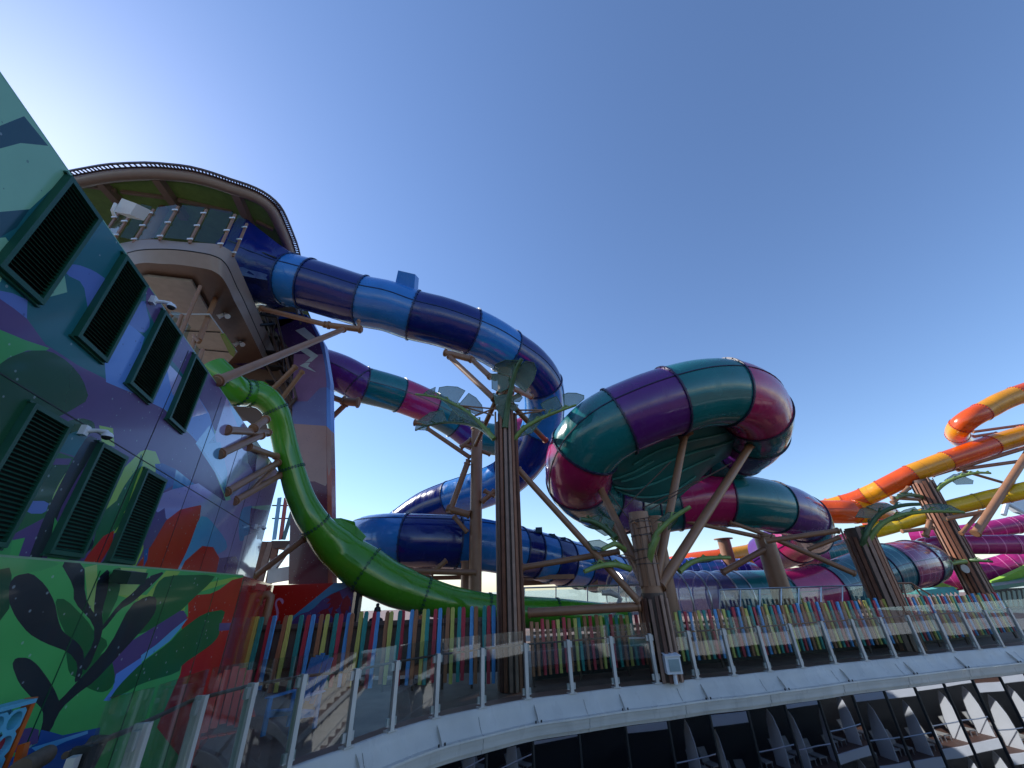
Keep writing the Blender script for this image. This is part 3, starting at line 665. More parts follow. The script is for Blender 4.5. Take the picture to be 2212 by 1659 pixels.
# ------------------------------------------------------------ leaning pillar
YP=16.0
plr=thing('lightning_pillar','tall angular pillar painted purple, slate, peach and maroon with a pale lightning bolt','pillar',PY(670,1262,YP))
def poly3(pts,Y): return [PY(x,y,Y) for x,y in pts]
bands=[('blue',[(600,690),(612,672),(664,680),(664,683),(640,690),(592,712)]),
 ('dpurp',[(592,712),(600,690),(664,683),(690,738),(697,765),(634.6,765)]),
 ('mauve',[(634.6,765),(697,765),(702,791),(705,826),(705,836),(691,838),(664,867),(632,867)]),
 ('slate',[(632,867),(664,867),(691,838),(705,836),(705,920),(631,915)]),
 ('peach',[(631,915),(705,920),(706,1045),(703,1050),(680,1040),(629,1040)]),
 ('maroon',[(629,1040),(680,1040),(703,1050),(706,1045),(708,1262),(623,1262)])]
for k,pl in bands:
    fr_=poly3(pl,YP); m=MB(); m.slab(fr_,(0.0,.5,0)); m.build('painted_band',MATS['mural_'+k],plr,label=k.replace('dpurp','dark purple')+' painted band')
sb=[('peri',[(664,683),(670,686),(700,742),(713.7,825),(713.7,842),(705,836),(702,791),(690,738)]),('lblue',[(705,836),(713.7,842),(714.5,930),(705,920)]),('peach',[(705,920),(714.5,930),(716,1010),(710,1030),(706,1000)]),('coral',[(706,1000),(710,1030),(716,1010),(718.5,1262),(708,1262)])]
for k,pl in sb:
    m=MB(); m.slab(poly3(pl,YP+.02),(0,.4,0)); m.build('side_band',MATS['mural_'+k],plr,label=k.replace('peri','periwinkle').replace('lblue','light blue')+' painted band')
bolt1=[(727,1110),(825,1078),(960,1195),(900,1300),(975,1385),(905,1450),(870,1455),(955,1565),(775,1495),(835,1450),(895,1410),(785,1330),(850,1300),(880,1225)]
bz=[(493.7+x*.1984,493.7+y*.1984) for x,y in bolt1]
m=MB(); m.slab([p+Vector((0,-.012,0)) for p in poly3([ (493.7+x*.1984,493.7+y*.1984) for x,y in [(727,1110),(825,1078),(960,1195),(880,1225)]],YP)],(0,.008,0)); 
m.slab([p+Vector((0,-.012,0)) for p in poly3([ (493.7+x*.1984,493.7+y*.1984) for x,y in [(785,1330),(850,1300),(978,1385),(905,1450),(835,1458),(895,1405)]],YP)],(0,.008,0))
m.slab([p+Vector((0,-.012,0)) for p in poly3([ (493.7+x*.1984,493.7+y*.1984) for x,y in [(775,1495),(835,1462),(890,1462),(865,1500),(955,1565)]],YP)],(0,.008,0))
m.build('lightning_bolt',mat('bolt_pale',(.45,.52,.55),rough=.3),plr)
# ------------------------------------------------------------ slide tower: platform, canopy, balustrade
tw=thing('slide_tower','brown slide tower platform with rounded fascia, glass balustrade and green lined canopy','tower',(-13,14,0))
def cap(pl,z): return [PZ(x,y,z) for x,y in pl]
outer=cap([(200,545),(259,526),(324,517),(387,522),(440,525),(470,528),(490,537),(503,548.5),(522,590),(541,634),(575.5,715),(600,775)],14)
outm=cap([(235,560),(291,542),(340,538),(390,540),(440,547),(463,553),(480,562),(494,580),(512,620),(528,652),(565,735),(590,790)],13.4)
inner=cap([(240,590),(300,569),(350,570),(387,572),(446,581),(465,588),(480,600),(494,623),(506,650),(524,684),(562,761),(580,800)],12.9)
def smooth_ring(pts): return smooth_path(pts,.4)[0]
n=12
def loft(rows,name,m,parent,off=0,smooth=50):
    rr=[]
    for r_ in rows:
        out=[]
        for i in range(len(r_)-1):
            for k in range(5): out.append(catmull(r_,i,k/5))
        out.append(r_[-1]); rr.append(out)
    mb=MB(); w_=len(rr[0]); vs=[v for r_ in rr for v in r_]
    fs=[(i*w_+j,i*w_+j+1,(i+1)*w_+j+1,(i+1)*w_+j) for i in range(len(rr)-1) for j in range(w_-1)]
    mb.add(vs,fs); return mb.build(name,m,parent,smooth=smooth),rr
_,r1=loft([outer,outm],'fascia',BEIGE,tw)
out2=[p+(q-p)*.02-UP*.02 for p,q in zip(outm,inner)]
_,r2=loft([out2,inner],'lower_fascia',BEIGE,tw)
gr=MB(); gr.pipe([p for p in r1[1]],.018,6); gr.build('fascia_groove',DARK,tw)
ex=lambda r_:[(q) for q in r_]
soffp=r2[1]; cen=Vector((-16,15,12.95)); 
so_=MB(); vs=[p+UP*.06 for p in soffp]; k=len(vs); far=[Vector((-13,24,12.96)),Vector((-30,24,12.96)),Vector((-30,8,12.96))]
so_.add(vs+far,[tuple(range(k+3))]); so_.build('soffit',SOFF,tw)
fl=MB(); vs=[Vector((p.x,p.y,14)) for p in r1[0]]; fl.add(vs+[Vector((-13,24,14)),Vector((-30,24,14)),Vector((-30,8,14))],[tuple(range(len(vs)+3))]); fl.build('floor',DECK,tw)
m=MB(); m.slab(cap([(300,600),(318,597),(413,608),(450,672),(455,684),(373,682)],12.8),UP*.1); m.build('ceiling_panel',CEIL,tw)
m=MB(); m.slab(cap([(365,680),(452,680),(512,762),(465,815),(440,800)],11.6),UP*.06); m.build('ceiling_panel',CEIL,tw)
for a,b in (((395,715),(475,718)),((430,755),(505,762))):
    m=MB(); m.pipe([PZ(*a,11.58),PZ(*b,11.58)],.02,6); m.build('panel_seam',DARK,tw)
m=MB(); m.slab(cap([(476,724),(484,722),(508,757),(505,772),(496,765)],11.5),UP*.05); m.build('green_panel',mat('panel_lime',(.16,.3,.03)),tw)
# soffit lamps
for q in ((545,678),(518,737)):
    pass
for q,lb in (((485.7,679),'white twin spotlight under the tower soffit, the upper one'),((518.5,740),'white twin spotlight under the tower soffit, the lower one')):
    P=PZ(*q,12.9); t=thing('spotlight',lb,'lamp',P,'white spotlights under the tower')
    m=MB(); m.pipe([P+UP*.1,P],.05,8); m.build('stem',WHITE,t)
    for s in (-1,1): m=MB(); m.pipe([P+Vector((s*.05,0,0)),P+Vector((s*.2,-.05,-.16))],[.07,.11],12); m.build('lamp_head',WHITE,t,smooth=40)
# balustrade
bb=[(250.5,512),(290.7,521),(346.5,514.5),(411.2,521),(477,531),(505,550)]; bt=[(283,461),(334,451),(387,445),(448,451),(506,461),(537,472)]
base=[PZ(x,y,14.0) for x,y in bb]; base=[PZ(210,530,14)]+base
HT=sum(zat(b,t[1])-14 for b,t in zip(base[1:],bt))/6; print('balustrade h',HT)
HT=min(max(HT,1.2),2.4)
bal=thing('tower_balustrade','glass balustrade with leaning brown posts on the tower platform','railing',base[2])
for i,b in enumerate(base):
    m=MB(); m.bar(b-UP*.1,b+UP*HT,.085,.06,up=(0,1,0)); po=m.build('post',BROWN,bal)
    for z in (.06,HT*.45,HT*.85):
        m=MB(); m.box(b+UP*z-Vector((0,.05,0)),(.2,0,0),(0,.04,0),UP*.07); m.build('clamp',WHITE,po)
TG=glassmat('balustrade_glass',(.74,.84,.82),.55,.05)
for a,b in zip(base,base[1:]):
    t=(b-a).normalized(); m=MB(); m.slab([a+t*.1+UP*.05,b-t*.1+UP*.05,b-t*.1+UP*(HT+.12),a+t*.1+UP*(HT+.12)],(0,.012,0)); m.build('glass_pane',TG,bal)
# canopy
cpx=[(120,402),(165,392),(213,383),(260,376),(330,373),(378,376),(420,381),(462,392),(500,405),(535,416),(560,427),(578,440),(590,455),(602,480),(614,508),(624,535),(634,580),(642,625)]
ZC=18.0; ce=[PZ(x,y+3,ZC) for x,y in cpx]; 
cn=thing('tower_canopy','roof canopy over the slide tower with brown tubular rim and green underside','canopy',(-14,13,ZC))
sm=smooth_path(ce,.5)[0]
m=MB(); m.pipe(sm,.24,14); m.build('rim_tube',BEIGE,cn,smooth=60)
inn=[]
for i,p in enumerate(sm):
    t=(sm[min(i+1,len(sm)-1)]-sm[max(i-1,0)]).normalized(); inn.append(Vector((-t.y,t.x,0)))
und=MB(); k=len(sm); vs=[p+UP*.12 for p in sm]+[Vector((-15,30,ZC+.12)),Vector((-34,30,ZC+.12)),Vector((-34,10,ZC+.12))]
und.add(vs,[tuple(range(len(vs)))]); und.add([v+UP*.1 for v in vs],[tuple(range(len(vs)))[::-1]]); und.build('underside',mat('canopy_green',(.24,.42,.12),rough=.5,noise=.15),cn)
def cseg(a,b,w_=.3,h=.4,name='beam',dz=0): 
    m=MB(); m.bar(PZ(*a,ZC-dz),PZ(*b,ZC-dz),w_,h); m.build(name,BEIGE,cn)
for a,b in (((214,387),(262,440)),((340,384),(400,470)),((510,415),(548,500)),((425,470),(330,395))): 
    if a[0]!=425: cseg(a,b)
for a,b in (((180,400),(250,412)),((262,414),(380,430)),((385,432),(500,458)),((553,478),(590,496))): cseg(a,b,.12,.14,'purlin')
# gutter grating outside the rim
gm=MB()
for i in range(0,len(sm)-1):
    o=-inn[i]*.5 if True else 0; o2_=-inn[i+1]*.5
    a=sm[i]+o*.9+UP*.06; b=sm[i+1]+o2_*.9+UP*.06
    gm.bar(a,b,.05,.1); gm.bar(sm[i]-inn[i]*.24+UP*.1,sm[i+1]-inn[i+1]*.24+UP*.1,.05,.05)
    for u in (0,.33,.66): c=a.lerp(b,u); d=(sm[i]-inn[i]*.24+UP*.1).lerp(sm[i+1]-inn[i+1]*.24+UP*.1,u); gm.bar(c,d,.04,.05)
gm.build('gutter_grating',BROWN_D,cn)
# white speaker under canopy
P=PZ(265,448,15.6); sp_=thing('loudspeaker','white box loudspeaker hung under the tower canopy at its left end','loudspeaker',P)
m=MB(); m.slab([PC(x,y,12.9) for x,y in ((263,428),(296,440),(280,463),(247,457))],f0*.5); m.build('cabinet',WHITE,sp_)
m=MB(); m.pipe([PC(250,440,12.8),PC(243,455,12.7),PC(247,466,12.8)],.05,8); m.build('bracket',WHITE,sp_,smooth=60)
# columns under canopy
for q in ((232,470),):
    b=PZ(q[0],q[1],15.5); m=MB(); m.pipe([(b.x,b.y+1.5,14),(b.x,b.y+1.5,18)],.18,12); m.build('column',BROWN,tw,smooth=40)
# tower core behind: brown walls, lattice stairs, purple mural band
core=MB(); core.slab([PY(x,y,16.8) for x,y in ((482,775),(600,782),(640,905),(628,930),(600,935),(560,930),(470,860))],(0,.6,0)); core.build('core_wall',SOFF,tw)
m=MB(); m.slab([PY(x,y,16.7) for x,y in ((518,758),(589,763),(572,797),(495,784))],(0,.06,0)); m.build('painted_panel',MATS['mural_dpurp'],tw)
m=MB(); m.slab([PY(x,y,16.66) for x,y in ((518,758),(589,763),(583,778),(545,770),(512,778))],(0,.03,0)); m.build('painted_panel',MATS['mural_purple'],tw)
for i,(a,b,r_) in enumerate([((552,625),(600,760),.07),((596,680),(640,860),.06),((628,640),(650,700),.05),((640,860),(600,905),.08),((665,700),(632,640),.05),((590,905),(600,960),.07),((620,935),(625,1000),.05),((604,800),(650,905),.06)]):
    m=MB(); m.pipe([PY(*a,15.6+.1*i),PY(*b,15.6+.1*i)],r_,8); m.build('lattice_member',BROWN_D,tw,smooth=40)
for k in range(7):
    a=(560+k*8,640+k*32); m=MB(); p=PY(*a,16.2+.12*k); m.box(p,(1.0,.25,.0),(0,.9,0),(0,0,.06)); m.build('stair_tread',DARK,tw)
for k in range(9):
    x=578+k*6.5; y=655+k*22; m=MB(); m.pipe([PY(x,y,16.4),PY(x+3,y+38,16.4)],.035,6); m.build('stair_baluster',BROWN_D,tw)
for (a,b) in (((575,645),(648,870)),((590,650),(655,850)),((560,760),(640,905))):
    m=MB(); m.pipe([PY(*a,16.3),PY(*b,16.3)],.05,8); m.build('stair_rail',BROWN_D,tw)
m=MB(); m.slab([PY(x,y,17.3) for x,y in ((560,640),(640,640),(668,900),(610,930),(560,780))],(0,.3,0)); m.build('stair_enclosure',BROWN_D,tw)
for (a,b) in (((540,676),(596,684)),((560,702),(590,700))):
    m=MB(); m.pipe([PY(*a,14.6),PY(*b,15.4)],.07,10); m.build('black_actuator',DARK,tw,smooth=40)
# posts and glass of the lower stair landing
ld=thing('stair_landing_railing','beige posts and glass of the stair landing just above the louvred wall','railing',PY(440,720,11))
for a,b in (((372,680),(350,700)),((433,618),(385,735)),((393,680),(378,722)),((422,730),(408,770)),((438,755),(424,800)),((418,725),(430,740))):
    m=MB(); m.pipe([PY(*b,10.4),PY(*a,10.4)],.06,10); m.build('post',BROWN,ld,smooth=40)
for pl in (((370,672),(392,676),(380,722),(356,700)),((397,688),(412,706),(398,745),(383,735)),((415,735),(436,760),(424,800),(405,770))):
    m=MB(); m.slab([PY(x,y,10.5) for x,y in pl],(0,.012,0)); m.build('glass_pane',TG,ld)
m=MB(); m.pipe([PY(478,612,12.2),PY(430,735,10.9)],.09,12); m.build('brace',BROWN,tw,smooth=40)
# platform with pickets between wall and pillar
pp=thing('picket_lookout','small lookout platform with red, blue and teal pickets between the wall and the pillar','platform',PY(600,1160,17))
m=MB(); m.slab([PY(x,y,17) for x,y in ((586,1168),(628,1168),(624,1182),(590,1185))],(0,1.2,0)); m.build('floor',TIMBER,pp)
for z in (1092,1120):
    m=MB(); m.pipe([PY(588,z,16.95),PY(626,z,16.95)],.03,6); m.build('rail',BROWN_D,pp)
for (a,b,k) in (((604,1075),(592,1166),'blue'),((618,1075),(606,1166),'red'),((634,1095),(612,1166),'teal')):
    m=MB(); m.bar(PY(*a,16.9),PY(*b,16.9),.16,.03,up=(0,1,0)); m.build('picket',{'blue':MATS['mural_sky'],'red':MATS['mural_red'],'teal':MATS['mural_teal']}[k],pp,label=k+' picket')
m=MB(); m.bar(PY(628,1178,16.8),PY(588,1235,16.8),.16,.16); m.bar(PY(580,1246,16.8),PY(628,1238,16.8),.16,.5); m.build('white_bracket',GREYW,pp)
for k,(x0,x1) in enumerate(((574,545),(585,560),(598,580))):
    m=MB(); m.bar(PY(x0,1170,17.6),PY(x1,1262,17.6),.25,.1,up=(0,1,0)); m.build('support_post',PLANK[k],pp)
# ------------------------------------------------------------ pipe supports on wall for the green slide
def strut_thing(label,segs,name='pipe_bracket',group=None,r=.09):
    P0=segs[0][0]; t=thing(name,label,'bracket',P0,group)
    for i,s in enumerate(segs):
        a,b=s[0],s[1]; rr=s[2] if len(s)>2 else r; d=(b-a).normalized(); m=MB(); m.pipe([a,b],rr,14); m.build('pipe',BROWN,t,smooth=40)
        for e,sg in ((a,1),(b,-1)):
            m=MB(); m.pipe([e+d*sg*.05,e+d*sg*.12],rr*1.35,14); m.build('collar',BROWN,t,smooth=40)
    return t
def wallp(px): q=ray(*px); return EYE+q*(-3.6/q.dot(WN))
def infront(px,zc,gap=.3):
    q=ray(*px); return EYE+q*min(zc,-3.6/q.dot(WN)-gap)
def c5(x,y): return (438.9+x*.1984,768+y*.1984)
G1=infront(c5(690,690),13.4)
strut_thing('upper brown pipe bracket from the louvred wall to the green slide',[(wallp(c5(240,810)),infront(c5(710,840),13.0)),(wallp(c5(170,1075)),infront(c5(640,865),12.9)),(infront(c5(540,800),12.8),G1,.1)],r=.1)
strut_thing('lower brown pipe bracket from the louvred wall to the green slide',[(wallp(c5(240,1490)),infront(c5(820,1160),13.3)),(wallp(c5(330,1590)),infront(c5(850,1300),13.4)),(wallp(c5(480,990)),infront(c5(800,1100),13.3)),(infront(c5(800,1190),13.3),infront(c5(480,1510),13.0),.05)],r=.095)
strut_thing('brown diagonal pipe from the red box up to the green slide above the pillar foot',[(PC(*cA((180,690))[0],13.2),PC(*cA((560,400))[0],13.6))],r=.1)
strut_thing('long brown diagonal pipe from the louvred wall top up to the dark blue tube',[(wallp((466,828))+UP*.05,PC(743,711,15.8),.105)])
strut_thing('brown pipe arm from the tower carrying the dark blue tube',[(PC(562,666,16.9),PC(706,702,16.2),.11),(PC(706,702,16.2),PC(782,712,16.2),.13),(PC(775,690,16.3),PC(775,712,16.2),.06)])
strut_thing('short brown diagonal pipe under the tower beside the long one',[(PC(560,870,14.8),PC(641,790,15.3),.1),(PC(595,880,15),PC(655,800,15.4),.09)])
strut_thing('small brown bracket from the pillar to the purple tube',[(PC(714,857,24),PC(742,867,24),.18),(PC(740,867,24),PC(776,870,24),.26),(PC(714,905,24),PC(748,872,24),.16)])
# ------------------------------------------------------------ the slides
D6=dict()
# dark blue tube: tower -> over the tall post -> back down -> lower run behind the green slide
bc=[(560,590,18.2,1.35),(590,597,18.1,1.2),(628,605,17.9,1),(666,615,17.9),(722,632,18),(783,651,18.1),(838,662,18.2),(893,681,18.4),(955,696,18.6),(1016,717,19),(1056,735,19.6),(1092,757,20.2),(1140,790,21.2),(1170,830,22.2),(1176,880,23),(1166,932,23.6),(1140,985,24),(1095,1030,24.4),(1040,1057,25),(975,1078,25.8),(920,1100,26.5),(870,1135,26.6),(835,1162,25.5),(800,1172,22.5),(790,1168,20),(825,1166,18.6),(878,1167,18.2),(935,1168,18.4),(987,1170,18.6),(1050,1177,19.2),(1117,1190,20),(1150,1197,20.4),(1183,1205,20.8),(1215,1213,21.3),(1250,1221,22),(1285,1229,22.8),(1320,1238,24),(1370,1250,26)]
bs=slide('blue_tube_slide','dark and light blue tube slide curving from the tower over the tallest post',bc,
  [2,3,5,7,9,11,13,15,17,19,21,26,28,30,31,32,33,34,35,36],[C_NAVY,C_BLUE],1.2,trim=C_TRIM2,base=(-4,16,0))
for k,(x,y,c) in enumerate(((1164,1146,20.4),(1192,1160,20.8),(1215,1167,21.2),(1227,1174,21.6),(1254,1184,22.2))):
    q=PC(x,y,c); m=MB(); m.abox(q.x-.17,q.x+.17,q.y-.2,q.y+.2,q.z-.12,q.z+.14); m.build('vent_box',mat('vent_dark',(.02,.07,.11),rough=.4),bs[0])
# entrance box of the blue tube
ebx=thing('slide_entrance_box','square dark blue entrance funnel joining the tower to the blue tube','slide entrance',PC(545,600,18))
o=PC(540,560,18.4)
fr_=[PC(x,y,c) for x,y,c in ((540,488,17.2),(509,566,17.0),(566,690,17.2),(600,640,17.8))]
pts_=[PC(628,605,17.9),PC(590,597,18.1)]; t=(PC(628,605,17.9)-PC(590,597,18.1)).normalized(); a=t.cross(UP).normalized(); b=a.cross(t)
N_=32; ring=[PC(628,605,17.9)+(a*math.cos(2*math.pi*k/N_)+b*math.sin(2*math.pi*k/N_))*1.2 for k in range(N_)]
cc=PC(540,580,18.4); sq=[]
for k in range(N_):
    an=2*math.pi*k/N_; cx,cy=math.cos(an),math.sin(an); s_=1/max(abs(cx),abs(cy)); sq.append(cc+(a*cx+b*cy)*s_*1.55)
m=MB(); m.add(ring+sq,[(k,(k+1)%N_,N_+(k+1)%N_,N_+k) for k in range(N_)]); m.build('funnel',C_NAVY,ebx,smooth=35)
m=MB(); m.add(sq+[p-t*.5 for p in sq],[(k,(k+1)%N_,N_+(k+1)%N_,N_+k) for k in range(N_)]); m.build('collar',C_NAVY,ebx,smooth=35)
m=MB(); dd=-a if (EYE-cc).dot(a)<0 else a
m.bar(cc+dd*1.57+b*.15,PC(628,605,17.9)+dd*1.22+b*.15,.05,.06); m.build('seam_flange',DARK,ebx)
# hopper on top of the blue tube
hp=PC(866,628,18.2); m=MB(); q=[PC(x,y,18.1) for x,y in ((860,584),(897,592.5),(894.5,628),(852,620))]; m.slab(q,f0*.7)
m.solo('vent_hopper',C_BLUE,'small light blue box hopper standing on top of the blue tube','vent',origin=hp)
# multicolour family slide, far loop from behind the pillar
mc=[(690,790,27.0),(735,806,26.8),(777,828,27),(783,831,27.1),(863,853,28.4),(932,882,30),(985,912,31),(1030,942,31.5),(1090,950,32),(1130,935,32.5),(1200,930,33),(1260,960,31)]
slide('multicolour_tube_slide','teal, purple and pink enclosed tube slide emerging behind the lightning pillar',mc,[2,3,4,5,6,7,8,9],[C_PURP,C_PURP,C_TEAL,C_PINK,C_TEAL,C_PURP,C_TEAL,C_PINK,C_PURP],1.3,trim=C_TRIM3,base=(-8,26,0))
# big coil on the pipe umbrella
R3=1.3
kc=[(1470,975,20.5),(1525,983,20.3),(1575,980,19.8),(1618,955,18.5),(1636,915,16.9),(1622,872,15.6),(1580,850,14.9),(1520,849,14.6),(1447,866,14.4),(1375,892,14.3),(1310,924,14.3),(1268,963,14.5),(1250,1008,15.1),(1255,1050,16.4),(1290,1078,18),(1345,1092,19.3),(1400,1096,19.8),(1455,1088,19.8),(1530,1078,19.7),(1580,1081,19.7),(1625,1086,19.8),(1668,1094,20.1),(1710,1106,20.8),(1738,1126,22),(1742,1150,24),(1715,1170,25.5),(1680,1185,27),(1655,1200,28)]
slide('multicolour_coil_slide','big coil of purple, teal and pink tube sections standing on brown pipe struts',kc,[1,2.5,3.6,4.6,6.3,8,9.6,11.2,12.6,14,15,16,17,18.6,21,22.6,24,25],
  [C_TEAL,C_TEAL,C_PURP,C_TEAL,C_PINK,C_TEAL,C_PURP,C_TEAL,C_PINK,C_TEAL,C_PURP,C_TEAL,C_TEAL,C_PINK,C_TEAL,C_PURP,C_TEAL,C_PINK,C_PURP],R3,trim=C_TRIM3,base=(5,15,0),seams=(25,160))
# shallow saucer hull slung under the coil
hull=thing('saucer_hull','dark teal ribbed saucer hull slung under the coil slide','slide hull',PC(1430,1010,16.8))
hpx=[((1330,985,14.9),(1385,1075,18.6)),((1290,1045,15.6),(1300,1070,17.5))]
rows=[[(1575,890,16.2),(1592,945,17.0),(1578,985,18.2)],[(1520,900,15.7),(1555,960,16.7),(1540,1008,18.0)],[(1450,915,15.3),(1500,975,16.4),(1500,1045,17.8)],[(1380,935,15.0),(1430,1000,16.2),(1452,1084,17.6)],[(1335,965,15.0),(1370,1030,16.0),(1398,1086,17.4)],[(1305,998,15.2),(1325,1040,16.0),(1348,1068,17.1)],[(1296,1020,15.6),(1302,1030,16.0),(1312,1042,16.6)]]
g=[[PC(*p) for p in r_] for r_ in rows]; gg=[]
for r_ in g: gg.append([catmull(r_,i,k/6) for i in range(2) for k in range(6)]+[r_[-1]])
G=[]
for i in range(len(gg)-1):
    for k in range(5):
        G.append([catmull([gg[max(i-1,0)][j],gg[i][j],gg[i+1][j],gg[min(i+2,len(gg)-1)][j]],1,k/5) for j in range(13)])
G.append(gg[-1]); m=MB(); w_=13
for r_ in G:
    for p in r_: m.v.append(p)
for i in range(len(G)-1):
    for j in range(w_-1): m.f.append((i*w_+j,i*w_+j+1,(i+1)*w_+j+1,(i+1)*w_+j)); m.mi.append(0)
m.build('hull_shell',mat('hull_teal',(.018,.17,.17),rough=.35,coat=.15,noise=.12),hull,smooth=60)
for j,(i0,i1) in ((2,(1,13)),(4,(3,20)),(6,(2,24)),(8,(6,27)),(10,(10,28)),(5,(16,28))):
    pts=[G[i][j]-Vector((0,.03,.05)) for i in range(i0,min(i1,len(G)))]; m=MB(); m.pipe(pts,.045,6); m.build('rib',mat('hull_rib',(.06,.3,.29),rough=.3),hull,smooth=50)
pts=[G[i][min(12,max(0,int(i*12/len(G))))]-Vector((0,.05,.06)) for i in range(2,len(G)-1)]
# lower multicolour run, right
lc=[0,0,0,(1590,1295,19.4),(1655,1292,19.8),(1735,1285,20.5),(1805,1270,21.3),(1860,1248,22),(1905,1231,22.6),(1950,1221,23.2),(1985,1215,24.5),(1998,1213,27),(1980,1214,30)]
slide('multicolour_runout_slide','pinstriped teal and pink tube slide lying low behind the picket fence',lc[3:],[1.3,2.6,4.6,5.4,6.6],[C_TEAL,C_PINK,C_TEALG,C_TEALG,C_PINKG,C_TEALG],1.3,trim=C_TRIM3,base=(14,22,0),seams=(10,))
# acrylic covered section
ac=thing('acrylic_tunnel','clear and violet acrylic tunnel cover over the slide run-out','slide tunnel',(6,19,0))
P=[PC(*c) for c in [(1335,1300,18.2),(1380,1298,18.4),(1440,1297,18.7),(1500,1296,19.0),(1550,1296,19.2),(1592,1295,19.4)]]
ap,apar=smooth_path(P,.25); af=frames(ap); VIO=mat('acrylic_violet',(.20,.14,.36),rough=.08,coat=1,alpha=.62,bump=.02,bscale=2)
def arch(i0,i1,mm,name,r=1.28,par_=ac):
    m=MB(); k=20; vs=[]
    for i in range(i0,i1+1):
        t,a,b=af[i]
        if b.z<0: b=-b
        for q in range(k+1): an=-.5+q/k*(math.pi+1); vs.append(ap[i]+(a*math.cos(an)+b*math.sin(an))*r)
    m.add(vs,[(i*(k+1)+q,i*(k+1)+q+1,(i+1)*(k+1)+q+1,(i+1)*(k+1)+q) for i in range(i1-i0) for q in range(k)]); return m.build(name,mm,par_,smooth=60)
n_=len(ap); cuts=[0,int(n_*.17),int(n_*.32),int(n_*.46),int(n_*.6),int(n_*.74),int(n_*.87),n_-1]
for i,(a_,b_) in enumerate(zip(cuts,cuts[1:])):
    arch(a_,b_,ACRYL if i in (0,1) else VIO if i in (2,3,4,5) else mat('acrylic_teal',(.05,.2,.28),rough=.08,coat=1,alpha=.8,bump=.02,bscale=2),'acrylic_panel')
for a_ in cuts:
    m=MB(); t,a,b=af[a_]; b=b if b.z>0 else -b
    m.pipe([ap[a_]+(a*math.cos(-.5+q/20*(math.pi+1))+b*math.sin(-.5+q/20*(math.pi+1)))*1.3 for q in range(21)],.04,6); m.build('hoop',STEEL,ac,smooth=50)
m=MB(); 
for i in range(0,n_-1,1):
    t,a,b=af[i]; t2,a2,b2=af[i+1]; m.add([ap[i]-a*1.1-UP*.5,ap[i]+a*1.1-UP*.5,ap[i+1]+a2*1.1-UP*.5,ap[i+1]-a2*1.1-UP*.5],[(0,1,2,3)])
m.build('slide_channel',mat('channel_grey',(.2,.18,.24),rough=.3),ac)
# light blue tubes behind
slide('striped_blue_slide','light blue and violet striped tube low behind the struts',[(1400,1240,27),(1460,1238,27),(1500,1236,27),(1550,1234,27.3),(1600,1238,27.8),(1650,1252,29)],[1,2,3,4],[C_BLUEG,C_NAVYG],.92,base=(12,28,0),seams=())
# green drop slide
gc=[(452,798,12.3,1.2),(484,828,12.4,1.2),(512,845,12.8,1.1),(540,850,13.4,1.05),(570,858,13.6),(595,885,13.7,.92),(608,925,13.8,.92),(617,965,13.8,.92),(630,1012,13.7,.93),(650,1075,13.6,1.0),(682,1133,13.6,1.12),(730,1184,14.0,1.5),(791,1229,14.0,1.75),(850,1262,14.0,1.6),(919,1287,14.1,1.38),(985,1304,14.2,1.25),(1055,1316,14.4,1.2),(1130,1322,14.6,1.2),(1203,1326,14.8,1.2),(1280,1332,15.0,1.15),(1352,1338,15.3,1.05)]
gs=slide('green_drop_slide','bright green enclosed drop slide plunging past the pillar to a flat run-out behind the fence',gc,[1,2,3,5,8,10,12,14,16,18],[C_GREEN],.44,trim=C_GTRIM,seams=(158,),base=(-5.5,15,0),flange=1.06,fw=.04)
m=MB(); m.pipe([PC(556,852,13.9),PC(563,836,14.2)],[.36,.3],20,cap=False); m.build('side_vent',C_GREEN,gs[0],smooth=50)
# raised splash lip of the green slide
m=MB(); m.slab([PC(x,y,c) for x,y,c in ((700,1122,14.1),(735,1120,14.3),(765,1128,14.5),(767,1136,14.5),(790,1160,14.3),(770,1185,14.0),(720,1150,13.9))],f0*.06); m.build('raised_lip',C_GREEN,gs[0])
# orange / amber / yellow / magenta slides on the right
def c8(x,y,c): return (1645.8+x*.2560,822.9+y*.2560,c)
oc=[c8(*p) for p in ((2500,10,31),(2330,60,31),(2180,110,31),(2020,175,31),(1900,240,31),(1760,315,31),(1670,390,31.5),(1650,450,32.5),(1700,505,34),(1780,520,35.5))]
slide('upper_orange_slide','orange and amber tube slide making the high hairpin at the right edge',oc,[2.2,4.3,5.8,7],[C_ORG,C_YEL,C_ORG,C_YEL,C_ORG],.72,base=(30,34,0),seams=(10,))
oc=[c8(*p) for p in ((2600,330,32),(2400,395,31.5),(2230,450,31),(2080,495,31),(1935,540,31),(1750,605,31),(1555,672,31.2),(1400,730,31.4),(1258,785,31.6),(1130,850,32),(1012,910,32.4),(940,945,32.8),(870,975,33.2),(780,1010,33.6),(690,1035,34),(600,1060,34.4),(500,1085,34.8),(420,1110,35))]
slide('long_orange_slide','long straight orange and amber tube slide descending from the right edge',oc,[2,4,6,8,10,12,14],[C_ORG,C_YEL,C_ORG,C_YEL,C_ORG,C_YEL,C_ORG,C_YEL],.72,base=(20,35,0),seams=(12,))
oc=[c8(*p) for p in ((420,1100,34),(560,1104,33.5),(690,1104,33),(770,1102,33),(900,1106,33.2),(1010,1115,34),(1060,1140,36),(1000,1190,38),(900,1215,39))]
slide('low_orange_slide','short orange and amber tube curl below the long orange slide',oc,[3,5.2],[C_ORG,C_YEL,C_ORG],.95,base=(14,36,0),seams=(10,))
